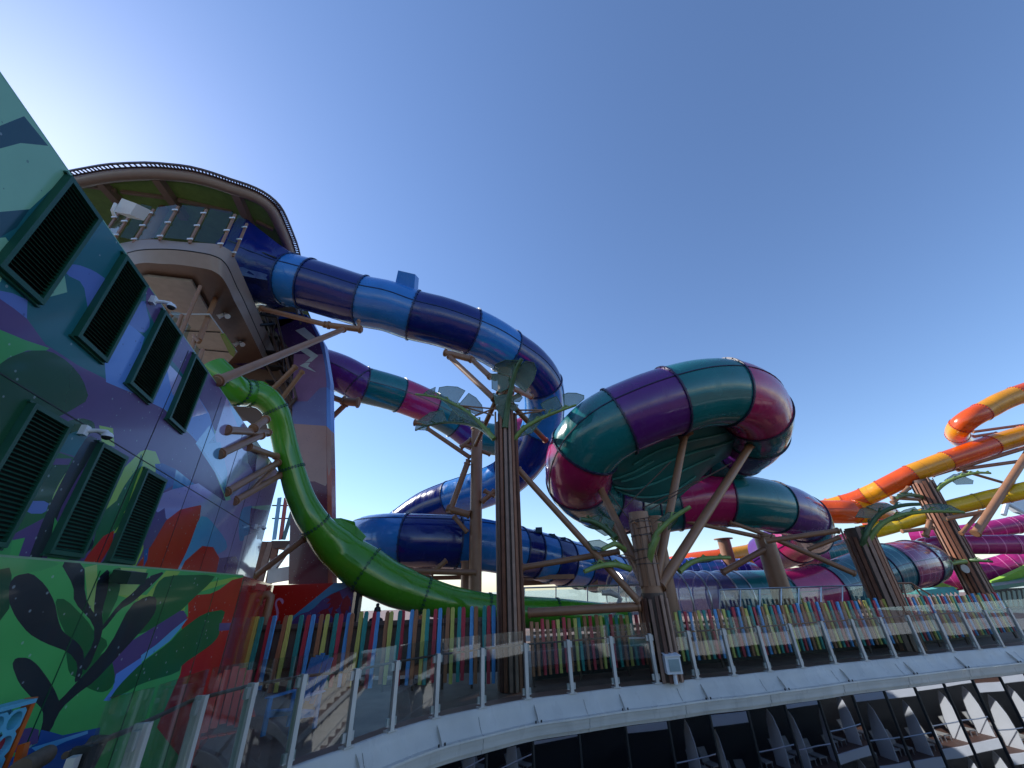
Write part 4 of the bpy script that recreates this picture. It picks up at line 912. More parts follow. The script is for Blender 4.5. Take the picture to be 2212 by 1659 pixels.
oc=[c8(*p) for p in ((2500,860,27),(2212,925,28),(2060,960,28.5),(1940,985,29),(1815,1015,29.4),(1650,1055,29.8),(1500,1095,30.2),(1330,1150,30.6),(1150,1205,31),(1050,1235,31.4),(950,1262,32),(850,1280,32.5))]
slide('yellow_slide','slim yellow tube slide sloping down from the right behind the fronds',oc,[2,4,8],[C_LEM],.56,trim=C_LEM,base=(22,32,0),seams=(12,-25,40))
def c4z(x,y,c): return (1920.1+x*.1323,1069.8+y*.1323,c)
oc=[c4z(*p) for p in ((2900,830,28),(2500,812,28),(2200,805,28.2),(2130,800,28.3),(1700,805,28.8),(1030,812,29.6),(800,820,30),(640,835,30.6),(590,838,32),(640,830,34))]
slide('near_magenta_slide','magenta pinstriped tube running level at the right edge, in front of the others',oc,[3.2,5.1],[C_MAG],.66,trim=C_MAG,base=(26,30,0),seams=(15,))
oc=[c4z(*p) for p in ((2900,330,36),(2500,400,36),(2206,460,36),(1650,560,36.5),(1370,600,37),(1050,640,37.5),(700,680,38),(380,705,39))]
slide('rear_magenta_slide','magenta tube slide behind the yellow one, partly in shade',oc,[2.3,4,5],[C_MAG],.74,trim=C_MAG,base=(30,38,0),seams=(15,))
oc=[c4z(*p) for p in ((2900,950,33),(2206,1130,34),(2100,1120,34.2),(1850,1190,34.6),(1500,1270,35.2),(1300,1310,35.6),(1000,1370,36.4),(700,1430,37),(500,1460,38))]
slide('lowest_magenta_slide','lowest magenta tube slide, descending behind the far right post',oc,[2.3,4.6],[C_MAG],.98,trim=C_MAG,base=(30,36,0),seams=(15,))
oc=[(x,y,c) for x,y,c in ((1800,1090,37),(1760,1130,37),(1710,1172,35),(1655,1190,33.5),(1610,1200,33),(1560,1208,33),(1490,1216,34),(1420,1230,36))]
slide('back_orange_slide','orange and amber tube glimpsed low between the struts',oc,[2.5,3.6,5],[C_ORG,C_ORG,C_YEL,C_ORG],.8,base=(14,34,0),seams=(10,))
oc=[(1700,1170,27),(1720,1190,27.5),(1760,1198,28),(1810,1190,29),(1840,1180,30)]
slide('curled_multicolour_slide','pinstriped magenta and teal curl tucked under the end of the coil',oc,[1,2,3],[C_PINKG,C_MAG,C_TEALG,C_PINKG],1.0,base=(18,28,0),seams=())

# ------------------------------------------------------------ plank clad posts with fronds and struts
def clad(t,base,z0,z1,r,n=16,seed=1,pw=.66,lean=None):
    g=random.Random(seed)
    m=MB(); m.pipe([Vector((base.x,base.y,z0)),Vector((base.x,base.y,z1-.1))],r*.86,20); m.build('core',BROWN_D,t,smooth=40)
    for k in range(n):
        an=2*math.pi*k/n+g.uniform(-.05,.05); d=Vector((math.cos(an),math.sin(an),0)); sd=Vector((-d.y,d.x,0))
        wd=2*math.pi*r/n*pw*g.uniform(.75,1.15); th=.05; out=r+g.uniform(0,.045)
        za=z0; zb=z1-g.uniform(0,.5)
        m=MB(); m.box(Vector((base.x,base.y,(za+zb)/2))+d*out,d*th,sd*wd,UP*(zb-za)); m.build('plank',PLANK[g.choice((0,1,1,2,3))],t)
def frond(t,pxs,leaves,m1=FROND,w0=.09,w1=.04):
    P=[PY(x,y,Y) for x,y,Y in pxs]; pts,par=smooth_path(P,.12); n=len(pts)
    mb=MB(); mb.pipe(pts,[w0+(w1-w0)*i/(n-1) for i in range(n)],8); fr_=mb.build('frond',m1,t,smooth=50)
    rg=random.Random(n)
    for k in range(3,n-2,max(4,n//14)):
        t=(pts[k+1]-pts[k-1]).normalized(); sd=t.cross(UP); 
        if sd.length<.01: continue
        sd.normalize(); up=sd.cross(t); sg=1 if rg.random()<.5 else -1; a=pts[k]+up*w0*.5; ln=.22*rg.uniform(.7,1.3)
        q_=MB(); q_.pipe([a,a+t*ln*.5+up*ln*.35+sd*sg*ln*.2,a+t*ln+up*ln*.1+sd*sg*ln*.45],[w0*.4,w0*.3,.006],6); q_.build('spine_tab',m1,fr_,smooth=50)
    for lf in leaves:
        m=MB(); q=[PY(x,y,Y) for x,y,Y in lf]; 
        cen=sum(q,Vector())/len(q)
        nrm=(q[1]-q[0]).cross(q[2]-q[0]).normalized()
        v=[]; k=len(q); c2_=cen+nrm*.12
        m.add(q+[c2_],[(i,(i+1)%k,k) for i in range(k)]); m.add([p+nrm*.012 for p in q]+[c2_+nrm*.012],[((i+1)%k,i,k) for i in range(k)]); m.build('leaf_mesh',LEAF,fr_,smooth=80)
        e=MB(); e.pipe(q+[q[0]],.012,5,cap=False); e.build('leaf_rim',FRONDD,fr_)
def c6(x,y,Y): return (822.9+x*.2232,658.3+y*.2232,Y)
def strut(t,a,b,r=.11,cap=True):
    d=(b-a).normalized(); m=MB(); m.pipe([a,b],r,14); s=m.build('strut',BROWN,t,smooth=40)
    for e,sg in ((a,1),(b,-1)):
        m=MB(); m.pipe([e+d*sg*.02,e+d*sg*.07],r*1.25,14); m.build('collar',BROWN,s,smooth=40)
    return s
# T1 tall centre post
b1=PZ(1108,1490,0); zt=zat(b1,888); zt2=zat(b1,800); print('T1',b1,zt,zt2)
t1=thing('tall_palm_post','tallest brown plank clad post with mesh fronds, standing in the middle','post',b1,'plank clad palm posts')
clad(t1,b1,0,zt,.33,15,1)
m=MB(); m.pipe([Vector((b1.x,b1.y,zt-.3)),Vector((b1.x,b1.y,zt2))],.27,20); m.build('top_pipe',BROWN,t1,smooth=40)
Y1=b1.y
frond(t1,[c6(1095,1300,Y1-.2),c6(990,1180,Y1),c6(880,1080,Y1+.2),c6(780,1000,Y1+.3),c6(700,960,Y1+.4),c6(600,915,Y1+.5),c6(520,890,Y1+.6),c6(335,865,Y1+.8)],
 [[c6(540,905,Y1+.5),c6(565,800,Y1+.9),c6(640,788,Y1+1),c6(740,795,Y1+1),c6(815,832,Y1+1),c6(735,955,Y1+.4)],
  [c6(745,975,Y1+.3),c6(850,855,Y1+.8),c6(920,900,Y1+.8),c6(975,970,Y1+.8),c6(988,1030,Y1+.6),c6(920,1065,Y1+.2)],
  [c6(400,870,Y1+.7),c6(450,830,Y1+1),c6(528,797,Y1+1.1),c6(515,890,Y1+.6)],
  [c6(560,905,Y1+.5),c6(640,960,Y1-.2),c6(760,1080,Y1-.5),c6(900,1150,Y1-.4),c6(980,1200,Y1-.2),c6(840,1050,Y1+.2)]])
frond(t1,[c6(1070,1275,Y1),c6(970,1200,Y1+.8),c6(880,1165,Y1+1.3),c6(780,1145,Y1+1.7),c6(620,1140,Y1+2.2),c6(450,1170,Y1+2.6),c6(335,1215,Y1+3)],
 [[c6(350,1130,Y1+3.2),c6(480,1040,Y1+3.2),c6(600,1020,Y1+2.8),c6(640,1135,Y1+2.2),c6(450,1165,Y1+2.6)],[c6(640,1135,Y1+2.2),c6(700,1000,Y1+2.4),c6(840,1060,Y1+2),c6(960,1150,Y1+1),c6(800,1148,Y1+1.6)],[c6(340,1160,Y1+3),c6(330,1210,Y1+3),c6(450,1215,Y1+2.4),c6(445,1172,Y1+2.6)]],FRONDD)
frond(t1,[c6(1200,1190,Y1-.35),c6(1225,1000,Y1-.5),c6(1245,880,Y1-.7),c6(1275,740,Y1-.9),c6(1310,620,Y1-1.1),c6(1365,522,Y1-1.3)],
 [[c6(1205,535,Y1-1.2),c6(1365,540,Y1-1.3),c6(1340,600,Y1-1.1),c6(1290,700,Y1-.9),c6(1080,640,Y1-.6),c6(1110,575,Y1-.9)],
  [c6(1340,600,Y1-1.1),c6(1400,545,Y1-1.3),c6(1480,560,Y1-1.2),c6(1505,630,Y1-1),c6(1480,720,Y1-.9),c6(1400,845,Y1-.8),c6(1280,760,Y1-.8)],
  [c6(1072,670,Y1-.6),c6(1150,665,Y1-.6),c6(1285,720,Y1-.9),c6(1260,800,Y1-.7),c6(1150,850,Y1-.6),c6(1075,810,Y1-.5)],
  [c6(1085,855,Y1-.5),c6(1150,875,Y1-.5),c6(1250,860,Y1-.7),c6(1230,980,Y1-.5),c6(1180,1110,Y1-.4),c6(1120,1010,Y1-.4)],
  [c6(1260,900,Y1-.6),c6(1330,850,Y1-.6),c6(1370,900,Y1-.6),c6(1340,940,Y1-.5),c6(1255,935,Y1-.6)],[c6(1250,945,Y1-.6),c6(1330,970,Y1-.5),c6(1300,1030,Y1-.5),c6(1235,1010,Y1-.5)]],FRONDD,.11,.07)
frond(t1,[c6(1290,1310,Y1-.1),c6(1340,1240,Y1-.2),c6(1400,1185,Y1-.3),c6(1560,1095,Y1-.5),c6(1720,1030,Y1-.7),c6(1890,970,Y1-.9)],
 [[c6(1775,990,Y1-.7),c6(1760,870,Y1-.4),c6(1810,853,Y1-.4),c6(1890,855,Y1-.4),c6(1965,878,Y1-.5),c6(1965,910,Y1-.6),c6(1890,975,Y1-.9)],
  [c6(1545,960,Y1-.2),c6(1620,915,Y1-.2),c6(1700,885,Y1-.3),c6(1755,985,Y1-.7),c6(1600,1070,Y1-.5)],
  [c6(1440,1080,Y1-.1),c6(1490,990,Y1-.1),c6(1590,1085,Y1-.5),c6(1400,1185,Y1-.3)],[c6(1300,1290,Y1),c6(1400,1200,Y1-.3),c6(1560,1110,Y1-.5),c6(1460,1240,Y1-.6)]])
for (a,b,r) in ((c6(615,463,Y1+1.6),c6(880,530,Y1+1.4),.14),(c6(880,530,Y1+1.4),c6(1060,700,Y1+.3),.11),(c6(1050,695,Y1+.3),c6(1110,705,Y1),.11),(c6(660,500,Y1+1.5),c6(1100,915,Y1),.11),(c6(1260,960,Y1+.1),c6(1600,1320,Y1+1.7),.1),(c6(1110,935,Y1+.1),c6(915,1360,Y1+2.4),.09),(c6(1260,800,Y1+.2),c6(1455,890,Y1+1.8),.11),(c6(1220,930,Y1+.1),c6(1430,830,Y1+1.8),.09)):
    strut(t1,PY(*a),PY(*b),r)
for (a,b) in ((c6(750,975,Y1+.4),c6(1120,1010,Y1)),(c6(790,985,Y1+.4),c6(1090,1070,Y1)),(c6(900,1080,Y1+.2),c6(1130,990,Y1)),(c6(1250,1020,Y1),c6(1590,1020,Y1-.5)),(c6(1250,1070,Y1),c6(1560,1030,Y1-.5)),(c6(1120,960,Y1),c6(1260,760,Y1-.8))):
    m=MB(); m.pipe([PY(*a),PY(*b)],.03,6); m.build('stay_rod',BROWN,t1)
for z in (zt+.1,zt+.45,zt+.7):
    m=MB(); m.pipe([Vector((b1.x,b1.y,z)),Vector((b1.x,b1.y,z+.06))],.34,16); m.build('band_ring',BROWN,t1,smooth=40)
# T2 umbrella post
b2=PZ(1443,1470,0); zj=zat(b2,1268); zt=zat(b2,1107); print('T2',b2,zj,zt)
t2=thing('umbrella_post','plank clad post that fans into four brown pipe struts under the coil slide','post',b2,'plank clad palm posts')
clad(t2,b2,0,zj-.05,.36,15,2)
m=MB(); m.pipe([Vector((b2.x,b2.y,zj-.4)),Vector((b2.x,b2.y,zt))],.30,20); m.build('top_pipe',BROWN,t2,smooth=40)
for k in range(11):
    an=2*math.pi*k/11; d=Vector((math.cos(an),math.sin(an),0)); sd=Vector((-d.y,d.x,0)); m=MB()
    m.box(Vector((b2.x,b2.y,(zj+zt)/2-.1))+d*.31,d*.04,sd*.11,UP*(zt-zj-.25)); m.build('upper_plank',BROWN if k%3 else PLANK[1],t2)
for s in (.6,1.0,1.4,1.8): 
    m=MB(); m.pipe([Vector((b2.x,b2.y,zj+s)),Vector((b2.x,b2.y,zj+s+.03))],.345,16); m.build('band_ring',BROWN_D,t2)
Y2=b2.y; J=Vector((b2.x,b2.y,zj))
for (px,py,c,ox,r) in ((1479,940,14.9,.08,.13),(1622,960,16.2,.22,.15),(1280,1020,14.9,-.12,.13),(1301,1100,17.8,-.22,.09)):
    E_=PC(px,py,c); strut(t2,J+Vector((ox,-.1,0)),E_,r)
    d=Vector((.3,-.55,.1)) if px>1300 else Vector((-.35,-.4,.1)); m=MB(); m.pipe([E_-d*.35,E_+d*.5],.13,16); m.build('saddle',BROWN,t2,smooth=40)
    m=MB(); m.pipe([E_+UP*.1,E_+UP*.5],[.12,.2],12); m.build('saddle',BROWN,t2,smooth=40)
strut(t2,PY(1118,1012,Y1+.3),PY(1380,1300,Y2-.2),.1)
strut(t2,PY(1140,1324,Y1+.5),PY(1383,1310,Y2-.1),.12)
strut(t2,PY(1128,1226,Y1+1),PY(1338,1191,Y2+.5),.09)
def c7(x,y,Y): return (1152+x*.29761,740.6+y*.29761,Y)
frond(t2,[c7(600,1420,Y2),c7(560,1380,Y2+.1),c7(480,1320,Y2),c7(410,1290,Y2-.1),c7(340,1280,Y2-.2)],[[c7(400,1325,Y2),c7(520,1400,Y2+.3),c7(580,1390,Y2+.3),c7(480,1320,Y2)],[c7(480,1320,Y2),c7(510,1255,Y2+.4),c7(590,1300,Y2+.4),c7(560,1380,Y2+.1)],[c7(380,1280,Y2-.1),c7(460,1255,Y2+.4),c7(490,1260,Y2+.4),c7(470,1310,Y2)]],FRONDD,.11,.07)
frond(t2,[c7(870,1440,Y2-.2),c7(900,1380,Y2-.3),c7(980,1300,Y2-.4),c7(1060,1240,Y2-.5),c7(1140,1190,Y2-.6)],[[c7(900,1290,Y2),c7(980,1230,Y2),c7(1060,1235,Y2-.5),c7(980,1300,Y2-.4)],[c7(980,1300,Y2-.4),c7(1060,1240,Y2-.5),c7(1040,1300,Y2-.2),c7(980,1360,Y2)]],FROND,.09,.06)
frond(t2,[c7(660,1500,Y2),c7(600,1460,Y2-.3),c7(560,1470,Y2-.4),c7(500,1500,Y2-.5)],[[c7(400,1440,Y2-.3),c7(480,1430,Y2-.3),c7(560,1470,Y2-.4),c7(500,1510,Y2-.5),c7(430,1500,Y2-.3)]],FROND,.09,.06)
frond(t2,[c7(700,1640,Y2),c7(600,1610,Y2-.3),c7(480,1620,Y2-.5),c7(370,1660,Y2-.7)],[[c7(420,1600,Y2-.3),c7(540,1575,Y2-.3),c7(640,1600,Y2-.2),c7(600,1625,Y2-.3),c7(480,1625,Y2-.5)]],FROND,.10,.06)
frond(t2,[c7(840,1590,Y2-.2),c7(860,1500,Y2-.4),c7(900,1400,Y2-.5)],[],FROND,.10,.10)
frond(t2,[c7(1060,1660,Y2+.4),c7(1120,1610,Y2+.5),c7(1200,1575,Y2+.6),c7(1320,1560,Y2+.6),c7(1430,1560,Y2+.7)],[[c7(1120,1600,Y2+.5),c7(1240,1550,Y2+.8),c7(1400,1545,Y2+.8),c7(1320,1575,Y2+.6)]],FROND,.09,.05)
for a,b in ((c7(540,1070,Y2),c7(780,1400,Y2)),(c7(790,1200,Y2),c7(1400,900,Y2)),(c7(850,1210,Y2),c7(1440,870,Y2)),(c7(660,1200,Y2),c7(1000,860,Y2))):
    m=MB(); m.pipe([PY(*a),PY(*b)],.018,5); m.build('stay_rod',BROWN_D,t2)
g2=random.Random(11)
for k in range(9):
    z=zj+.5+k*.2; an=g2.uniform(0,6.28); L_=g2.uniform(.5,1.1)
    a=Vector((b2.x,b2.y,z)); d=Vector((math.cos(an),math.sin(an),g2.uniform(-.1,.5)))
    m=MB(); m.pipe([a+d*.2,a+d*L_*.6+UP*.08,a+d*L_],[.03,.022,.012],6); m.build('twig_rod',BROWN,t2)
for k in range(6):
    z=zt-1.4+k*.22; an=g2.uniform(0,6.28)
    m=MB(); a=Vector((b2.x,b2.y,z)); m.pipe([a+Vector((math.cos(an+q*.5)*.33,math.sin(an+q*.5)*.33,q*.02)) for q in range(9)],.018,5); m.build('wound_cable',BROWN_D,t2)
# T3
b3=PZ(1962,1403,0); zt=zat(b3,1135); print('T3',b3,zt)
t3=thing('broad_palm_post','broad plank clad post with two long green fronds, in front of the pinstriped coil','post',b3,'plank clad palm posts')
clad(t3,b3,0,zt,.46,17,3)
Y3=b3.y
def c8y(x,y,Y): return (1645.8+x*.2560,822.9+y*.2560,Y)
frond(t3,[c8y(850,1390,Y3-.3),c8y(870,1310,Y3-.5),c8y(920,1210,Y3-.6),c8y(1000,1120,Y3-.8),c8y(1100,1070,Y3-1),c8y(1220,1045,Y3-1.2),c8y(1335,1040,Y3-1.4)],[[c8y(880,1060,Y3-.6),c8y(960,1035,Y3-.6),c8y(1060,1035,Y3-.7),c8y(1120,1060,Y3-1),c8y(1000,1110,Y3-.8)],[c8y(790,1150,Y3-.6),c8y(830,1080,Y3-.5),c8y(900,1065,Y3-.6),c8y(1000,1110,Y3-.8),c8y(930,1160,Y3-.7)]],FRONDD,.10,.06)
frond(t3,[c8y(880,1390,Y3-.3),c8y(930,1300,Y3-.5),c8y(1010,1210,Y3-.7),c8y(1130,1145,Y3-.9),c8y(1300,1110,Y3-1.1),c8y(1480,1100,Y3-1.3),c8y(1705,1108,Y3-1.5)],[[c8y(1110,1140,Y3-.9),c8y(1200,1090,Y3-.7),c8y(1290,1065,Y3-.7),c8y(1330,1105,Y3-1.1)],[c8y(1340,1100,Y3-1.1),c8y(1370,1045,Y3-.8),c8y(1500,1035,Y3-.9),c8y(1590,1050,Y3-1),c8y(1690,1100,Y3-1.5),c8y(1480,1100,Y3-1.3)],[c8y(1040,1190,Y3-.7),c8y(1110,1140,Y3-.7),c8y(1300,1115,Y3-1.1),c8y(1140,1170,Y3-1)]],FROND,.10,.05)
for a,b,r in (((1653,1169),(1812,1146),.1),((1665,1160),(1848,1240),.1),((1745,1187),(1815,1160),.08)):
    strut(t3,PY(*a,Y3+.6),PY(*b,Y3),r)
# T4
b4=PY(2108,1262,31.5); b4.z=0; zt=zat(b4,1035); print('T4',b4,zt)
t4=thing('far_palm_post','far plank clad post rising behind the yellow and magenta slides','post',b4,'plank clad palm posts')
clad(t4,b4,0,zt,.66,15,4)
Y4=b4.y
frond(t4,[c8y(1440,1000,Y4),c8y(1480,920,Y4-.6),c8y(1570,850,Y4-1),c8y(1700,800,Y4-1.4),c8y(1820,775,Y4-1.8),c8y(1930,778,Y4-2)],[[c8y(1440,940,Y4),c8y(1500,860,Y4),c8y(1610,830,Y4-1),c8y(1480,930,Y4-.6)],[c8y(1535,840,Y4-.5),c8y(1620,785,Y4-.5),c8y(1700,790,Y4-1.4),c8y(1600,850,Y4-1)],[c8y(1650,780,Y4-.8),c8y(1730,762,Y4-.8),c8y(1820,775,Y4-1.8),c8y(1700,805,Y4-1.4)],[c8y(1610,850,Y4-1),c8y(1720,810,Y4-1.4),c8y(1785,840,Y4-1.5),c8y(1780,870,Y4-1.5),c8y(1640,875,Y4-1)]],FROND,.16,.08)
frond(t4,[c8y(1350,980,Y4),c8y(1280,965,Y4-.6),c8y(1200,965,Y4-1),c8y(1140,985,Y4-1.4)],[[c8y(1160,940,Y4-1),c8y(1240,940,Y4-.8),c8y(1290,965,Y4-.6),c8y(1200,975,Y4-1)]],FRONDD,.18,.1)
frond(t4,[c4z(1180,1090,Y4),c4z(1300,1060,Y4-.5),c4z(1450,1065,Y4-1),c4z(1700,1085,Y4-1.5)],[],FRONDD,.16,.07)
frond(t4,[c4z(1250,1080,Y4-.8),c4z(1100,1100,Y4-1),c4z(950,1140,Y4-1.3),c4z(890,1180,Y4-1.5)],[],FROND,.16,.08)
m=MB(); p=PY(*c4z(1235,1200,0)[:2],Y4-.7); m.pipe([p,p-Vector((0,.06,0))],.28,16); m.build('round_lamp',CEIL,t4)
for a,b,r in ((c8y(1380,1300,0),c8y(1620,1000,0),.1),):
    pass
for (a,b,r,Y) in ((c8y(1800,1290,0),c8y(2330,480,0),.24,29),(c8y(1680,1290,0),c8y(1850,1100,0),.13,30),(c8y(1540,1165,0),c8y(1930,1095,0),.15,30),(c8y(1100,1030,0),c8y(1240,900,0),.15,31),(c8y(1090,985,0),c8y(1330,1000,0),.13,31),(c8y(1380,1310,0),c8y(1420,1180,0),.18,31),(c8y(1180,1270,0),c8y(1450,1240,0),.12,31),
    (c8y(1640,740,0),c8y(2300,540,0),.17,32),(c8y(1650,750,0),c8y(2300,660,0),.14,32),(c8y(1700,760,0),c8y(2300,935,0),.11,32),(c8y(1440,800,0),c8y(1640,740,0),.12,32),(c8y(1780,430,0),c8y(2250,365,0),.12,33),(c8y(1780,470,0),c8y(1980,440,0),.12,33)):
    strut(t4,PY(a[0],a[1],Y),PY(b[0],b[1],Y),r)
# background columns
def column(px0,px1,Y,r,label,flare=False,planks=False):
    a=PY(*px1,Y); zt=zat(a,px0[1]); a=Vector((a.x,a.y,0)); t=thing('pipe_column',label,'column',a,'bare brown pipe columns')
    m=MB(); m.pipe([a,Vector((a.x,a.y,zt))],r,20); m.build('shaft',BROWN,t,smooth=40)
    m=MB(); m.pipe([Vector((a.x,a.y,zt)),Vector((a.x,a.y,zt+.06))],r*(1.5 if flare else 1.15),20); m.build('head_plate',BROWN,t,smooth=40)
    return t,a,zt
t5,a5,z5=column((1022,928),(1028,1120),18.5,.28,'bare brown pipe column just left of the tallest post')
for a,b,r in (((878,1030+0),(0,0),0),): pass
for (a,b,r) in ((c6(445,1195,0),c6(865,1480,0),.11),(c6(800,1350,0),c6(1060,1450,0),.1),(c6(770,1385,0),c6(880,1300,0),.12),(c6(850,1500,0),c6(790,1659,0),.12),(c6(320,1140,0),c6(470,1160,0),.15)):
    strut(t5,PY(a[0],a[1],18.6),PY(b[0],b[1],18.6),r)
for (a,b,r) in (((970,1110),(1010,1000),.14),((965,1098),(1015,1112),.16),((1040,1085),(1070,1060),.12),((1045,1060),(1070,1072),.1),((980,1115),(1010,1150),.1),((870,1233),(1030,1237),.12),((930,1240),(965,1210),.1)):
    strut(t5,PY(*a,18.3),PY(*b,18.3),r)
t6,a6,z6=column((1656,1160),(1672,1230),20,.42,'bare brown pipe column under the end of the coil')
for a,b,r in (((1668,1160),(1575,1127),.1),((1640,1160),(1465,1122),.1),((1655,1185),(1560,1237),.13)): strut(t6,PY(*a,19.8),PY(*b,19.8),r)
t7,a7,z7=column((1559,1165),(1572,1200),30,.42,'short brown pipe column with a ring top between the struts',True)
column((1416,1120),(1424,1200),17,.36,'bare brown pipe column directly behind the umbrella post')
column((905,1205),(915,1250),24,.4,'bare brown pipe column under the lower blue tube')
column((1005,1215),(1010,1260),19,.3,'short brown pipe column under the lower blue tube, just left of the tallest post')
# ------------------------------------------------------------ picket fences
def picketmat(n,c): return mat('picket_'+n,c,rough=.6,noise=.3,scale=14,bump=.004,bscale=20)
PK={'brown':picketmat('brown',(.42,.17,.08)),'yellow':picketmat('yellow',(.62,.56,.13)),'teal':picketmat('teal',(.04,.30,.26)),'red':picketmat('red',(.55,.045,.07)),'blue':picketmat('blue',(.11,.36,.70))}
def picket_mesh(k,h,w,rounded,g):
    n=10; prof=[]
    for i in range(n+1):
        z=h*i/n; ww=w*(1+.10*math.sin(i*1.1+k)+g.uniform(-.05,.05))*(.82+.22*i/n)
        if rounded and i==n: ww*=.5
        prof.append((z,ww,.02*math.sin(i*.7+k)))
    if rounded: prof.insert(n,(h*.975,w*.95,.0)); 
    vs=[];fs=[]; th=.022
    for z,ww,o in prof: vs+=[(o-ww/2,-th,z),(o-ww/2+.01,-th-.008,z),(o+ww/2-.01,-th-.008,z),(o+ww/2,-th,z),(o+ww/2,th,z),(o-ww/2,th,z)]
    for i in range(len(prof)-1):
        for q in range(6): fs.append((i*6+q,i*6+(q+1)%6,(i+1)*6+(q+1)%6,(i+1)*6+q))
    fs+= [tuple(range(6))[::-1],tuple((len(prof)-1)*6+q for q in range(6))]
    me=bpy.data.meshes.new('picket'); me.from_pydata(vs,[],fs); me.update(); return me
g=random.Random(5); PM={}
for c in PK:
    for rd in (0,1):
        for v in range(3):
            me=picket_mesh(v*2.1+len(PM),1,1,rd,g); 
            PM[(c,rd,v)]=me
def add_picket(parent,base,h,w,c,rd,rz,tilt):
    key=(c,rd,g.randrange(3)); me=PM[key]
    if not me.materials: me.materials.append(PK[c])
    o=bpy.data.objects.new('picket',me); col.objects.link(o); o.parent=parent
    o.location=base-Vector(parent.location); o.scale=(w,1,h); o.rotation_euler=(g.uniform(-.02,.02),tilt,rz); o['label']=c+' picket'; return o
seqL=[(155,980,'brown'),(215,972,'yellow'),(243,975,'teal'),(310,968,'red'),(340,965,'blue'),(415,965,'brown'),(455,962,'yellow'),(540,960,'teal'),(585,960,'red'),(620,957,'blue'),(685,955,'brown'),(722,955,'yellow'),(790,950,'teal'),(822,952,'red'),(880,945,'blue'),(906,947,'brown'),(965,935,'yellow'),(1000,933,'teal'),(1060,937,'red'),(1088,938,'blue'),(1153,933,'brown'),(1185,933,'yellow'),(1245,928,'teal'),(1272,928,'red'),(1333,922,'blue'),(1363,922,'brown'),(1422,917,'yellow'),(1452,918,'teal'),(1503,917,'red'),(1540,910,'blue'),(1592,907,'brown'),(1630,905,'yellow'),(1677,902,'teal'),(1708,902,'red'),(1767,897,'blue'),(1798,897,'brown'),(1855,893,'teal'),(1885,893,'red'),(1920,890,'blue')]
lf=thing('left_picket_fence','tall fence of rounded multicoloured pickets on brown panels, left of the tallest post','fence',(-4.2,12.4,0),'multicoloured picket fences')
YL=lambda x:12.35+.25*(x-155)/1765
pos=[]
for x,y,c in seqL:
    p=PY(*cA((x,y))[0],YL(x)); z0=.12+.1*g.random()
    add_picket(lf,Vector((p.x,p.y,z0)),p.z-z0,.108,c,1,g.uniform(-.12,.12),g.uniform(-.012,.012)); pos.append(p)
x0,x1=pos[0].x-.2,pos[-1].x+.2
PAN=mat('fence_panel_taupe',(.19,.13,.105),rough=.55,noise=.2)
k=9
for i in range(k):
    a=x0+(x1-x0)*i/k; b=x0+(x1-x0)*(i+1)/k-.03; m=MB(); m.abox(a,b,12.72,12.76,.35,1.62); m.build('back_panel',PAN,lf)
for z in (.55,1.45): m=MB(); m.abox(x0,x1,12.64,12.70,z,z+.07); m.build('rail',BROWN_D,lf)
for i in range(k+1): a=x0+(x1-x0)*i/k; m=MB(); m.abox(a-.03,a+.03,12.77,12.83,0,1.7); m.build('post',BROWN_D,lf)
# right fence follows the deck edge
rf_=thing('right_picket_fence','long fence of square topped multicoloured pickets sweeping away to the right behind the glass railing','fence',(8,14,0),'multicoloured picket fences')
basepx=[(1154,1478),(1230,1468),(1305,1460),(1478,1443),(1632,1431),(1752,1418),(1850,1409),(2009,1396),(2132,1383),(2220,1372)]
RBp=[PZ(x,y,.12)+Vector((0,.25,.12)) for x,y in basepx]; rp,_=smooth_path(RBp,.02)
toppx=[(1143,1342),(1180,1337),(1230,1333),(1320,1327),(1420,1322),(1560,1315),(1640,1307),(1740,1301),(1868,1294),(1950,1290),(2127,1281),(2220,1277)]
def topy(x):
    for a,b in zip(toppx,toppx[1:]):
        if a[0]<=x<=b[0]: u=(x-a[0])/(b[0]-a[0]); return a[1]*(1-u)+b[1]*u
    return toppx[0][1] if x<toppx[0][0] else toppx[-1][1]
cyc1=['brown','brown','red','brown','red','yellow','red','brown','yellow','teal','brown','red','brown','yellow','teal','red','teal','brown','yellow','teal','red','brown']
cyc2=['brown','yellow','teal','red','blue']
acc=0;last=rp[0];i=0;nx=0
bands_=[]
for idx in range(len(rp)):
    acc+=(rp[idx]-last).length; last=rp[idx]
    if acc>=nx:
        b=rp[idx]; tx=proj(b+UP*1.6)[0]
        if abs((b-b2).x)<.0 : pass
        h=zat(b,topy(tx))-b.z; h+=g.uniform(-.05,.03)
        t=(rp[min(idx+10,len(rp)-1)]-rp[max(idx-10,0)]); rz=math.atan2(t.y,t.x)
        c=cyc1[i] if i<len(cyc1) else cyc2[(i-len(cyc1))%5]
        skipit=(Vector((b.x-b2.x,b.y-b2.y,0)).length<.36) or (Vector((b.x-b3.x,b.y-b3.y,0)).length<.45)
        if not skipit: add_picket(rf_,b,max(h,1.1),.088,c,0,rz+g.uniform(-.15,.15),g.uniform(-.015,.015))
        i+=1; nx+=.155 if i%2 else .185
print('right pickets',i)
for z in (.15,.55,.95):
    for a in range(0,len(rp)-60,60):
        m=MB(); nrm=Vector((0,.07,0)); m.bar(rp[a]+UP*z+nrm,rp[a+60]+UP*z+nrm,.05,.07); m.build('rail',BROWN_D,rf_)
for a in range(0,len(rp),75):
    m=MB(); m.bar(Vector((rp[a].x,rp[a].y+.12,0)),Vector((rp[a].x,rp[a].y+.12,1.3)),.06,.06,up=(0,1,0)); m.build('post',BROWN_D,rf_)
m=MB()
for a in range(0,len(rp)-60,60): m.bar(rp[a]+Vector((0,1.0,.25)),rp[min(a+60,len(rp)-1)]+Vector((0,1.0,.25)),.1,1.0)
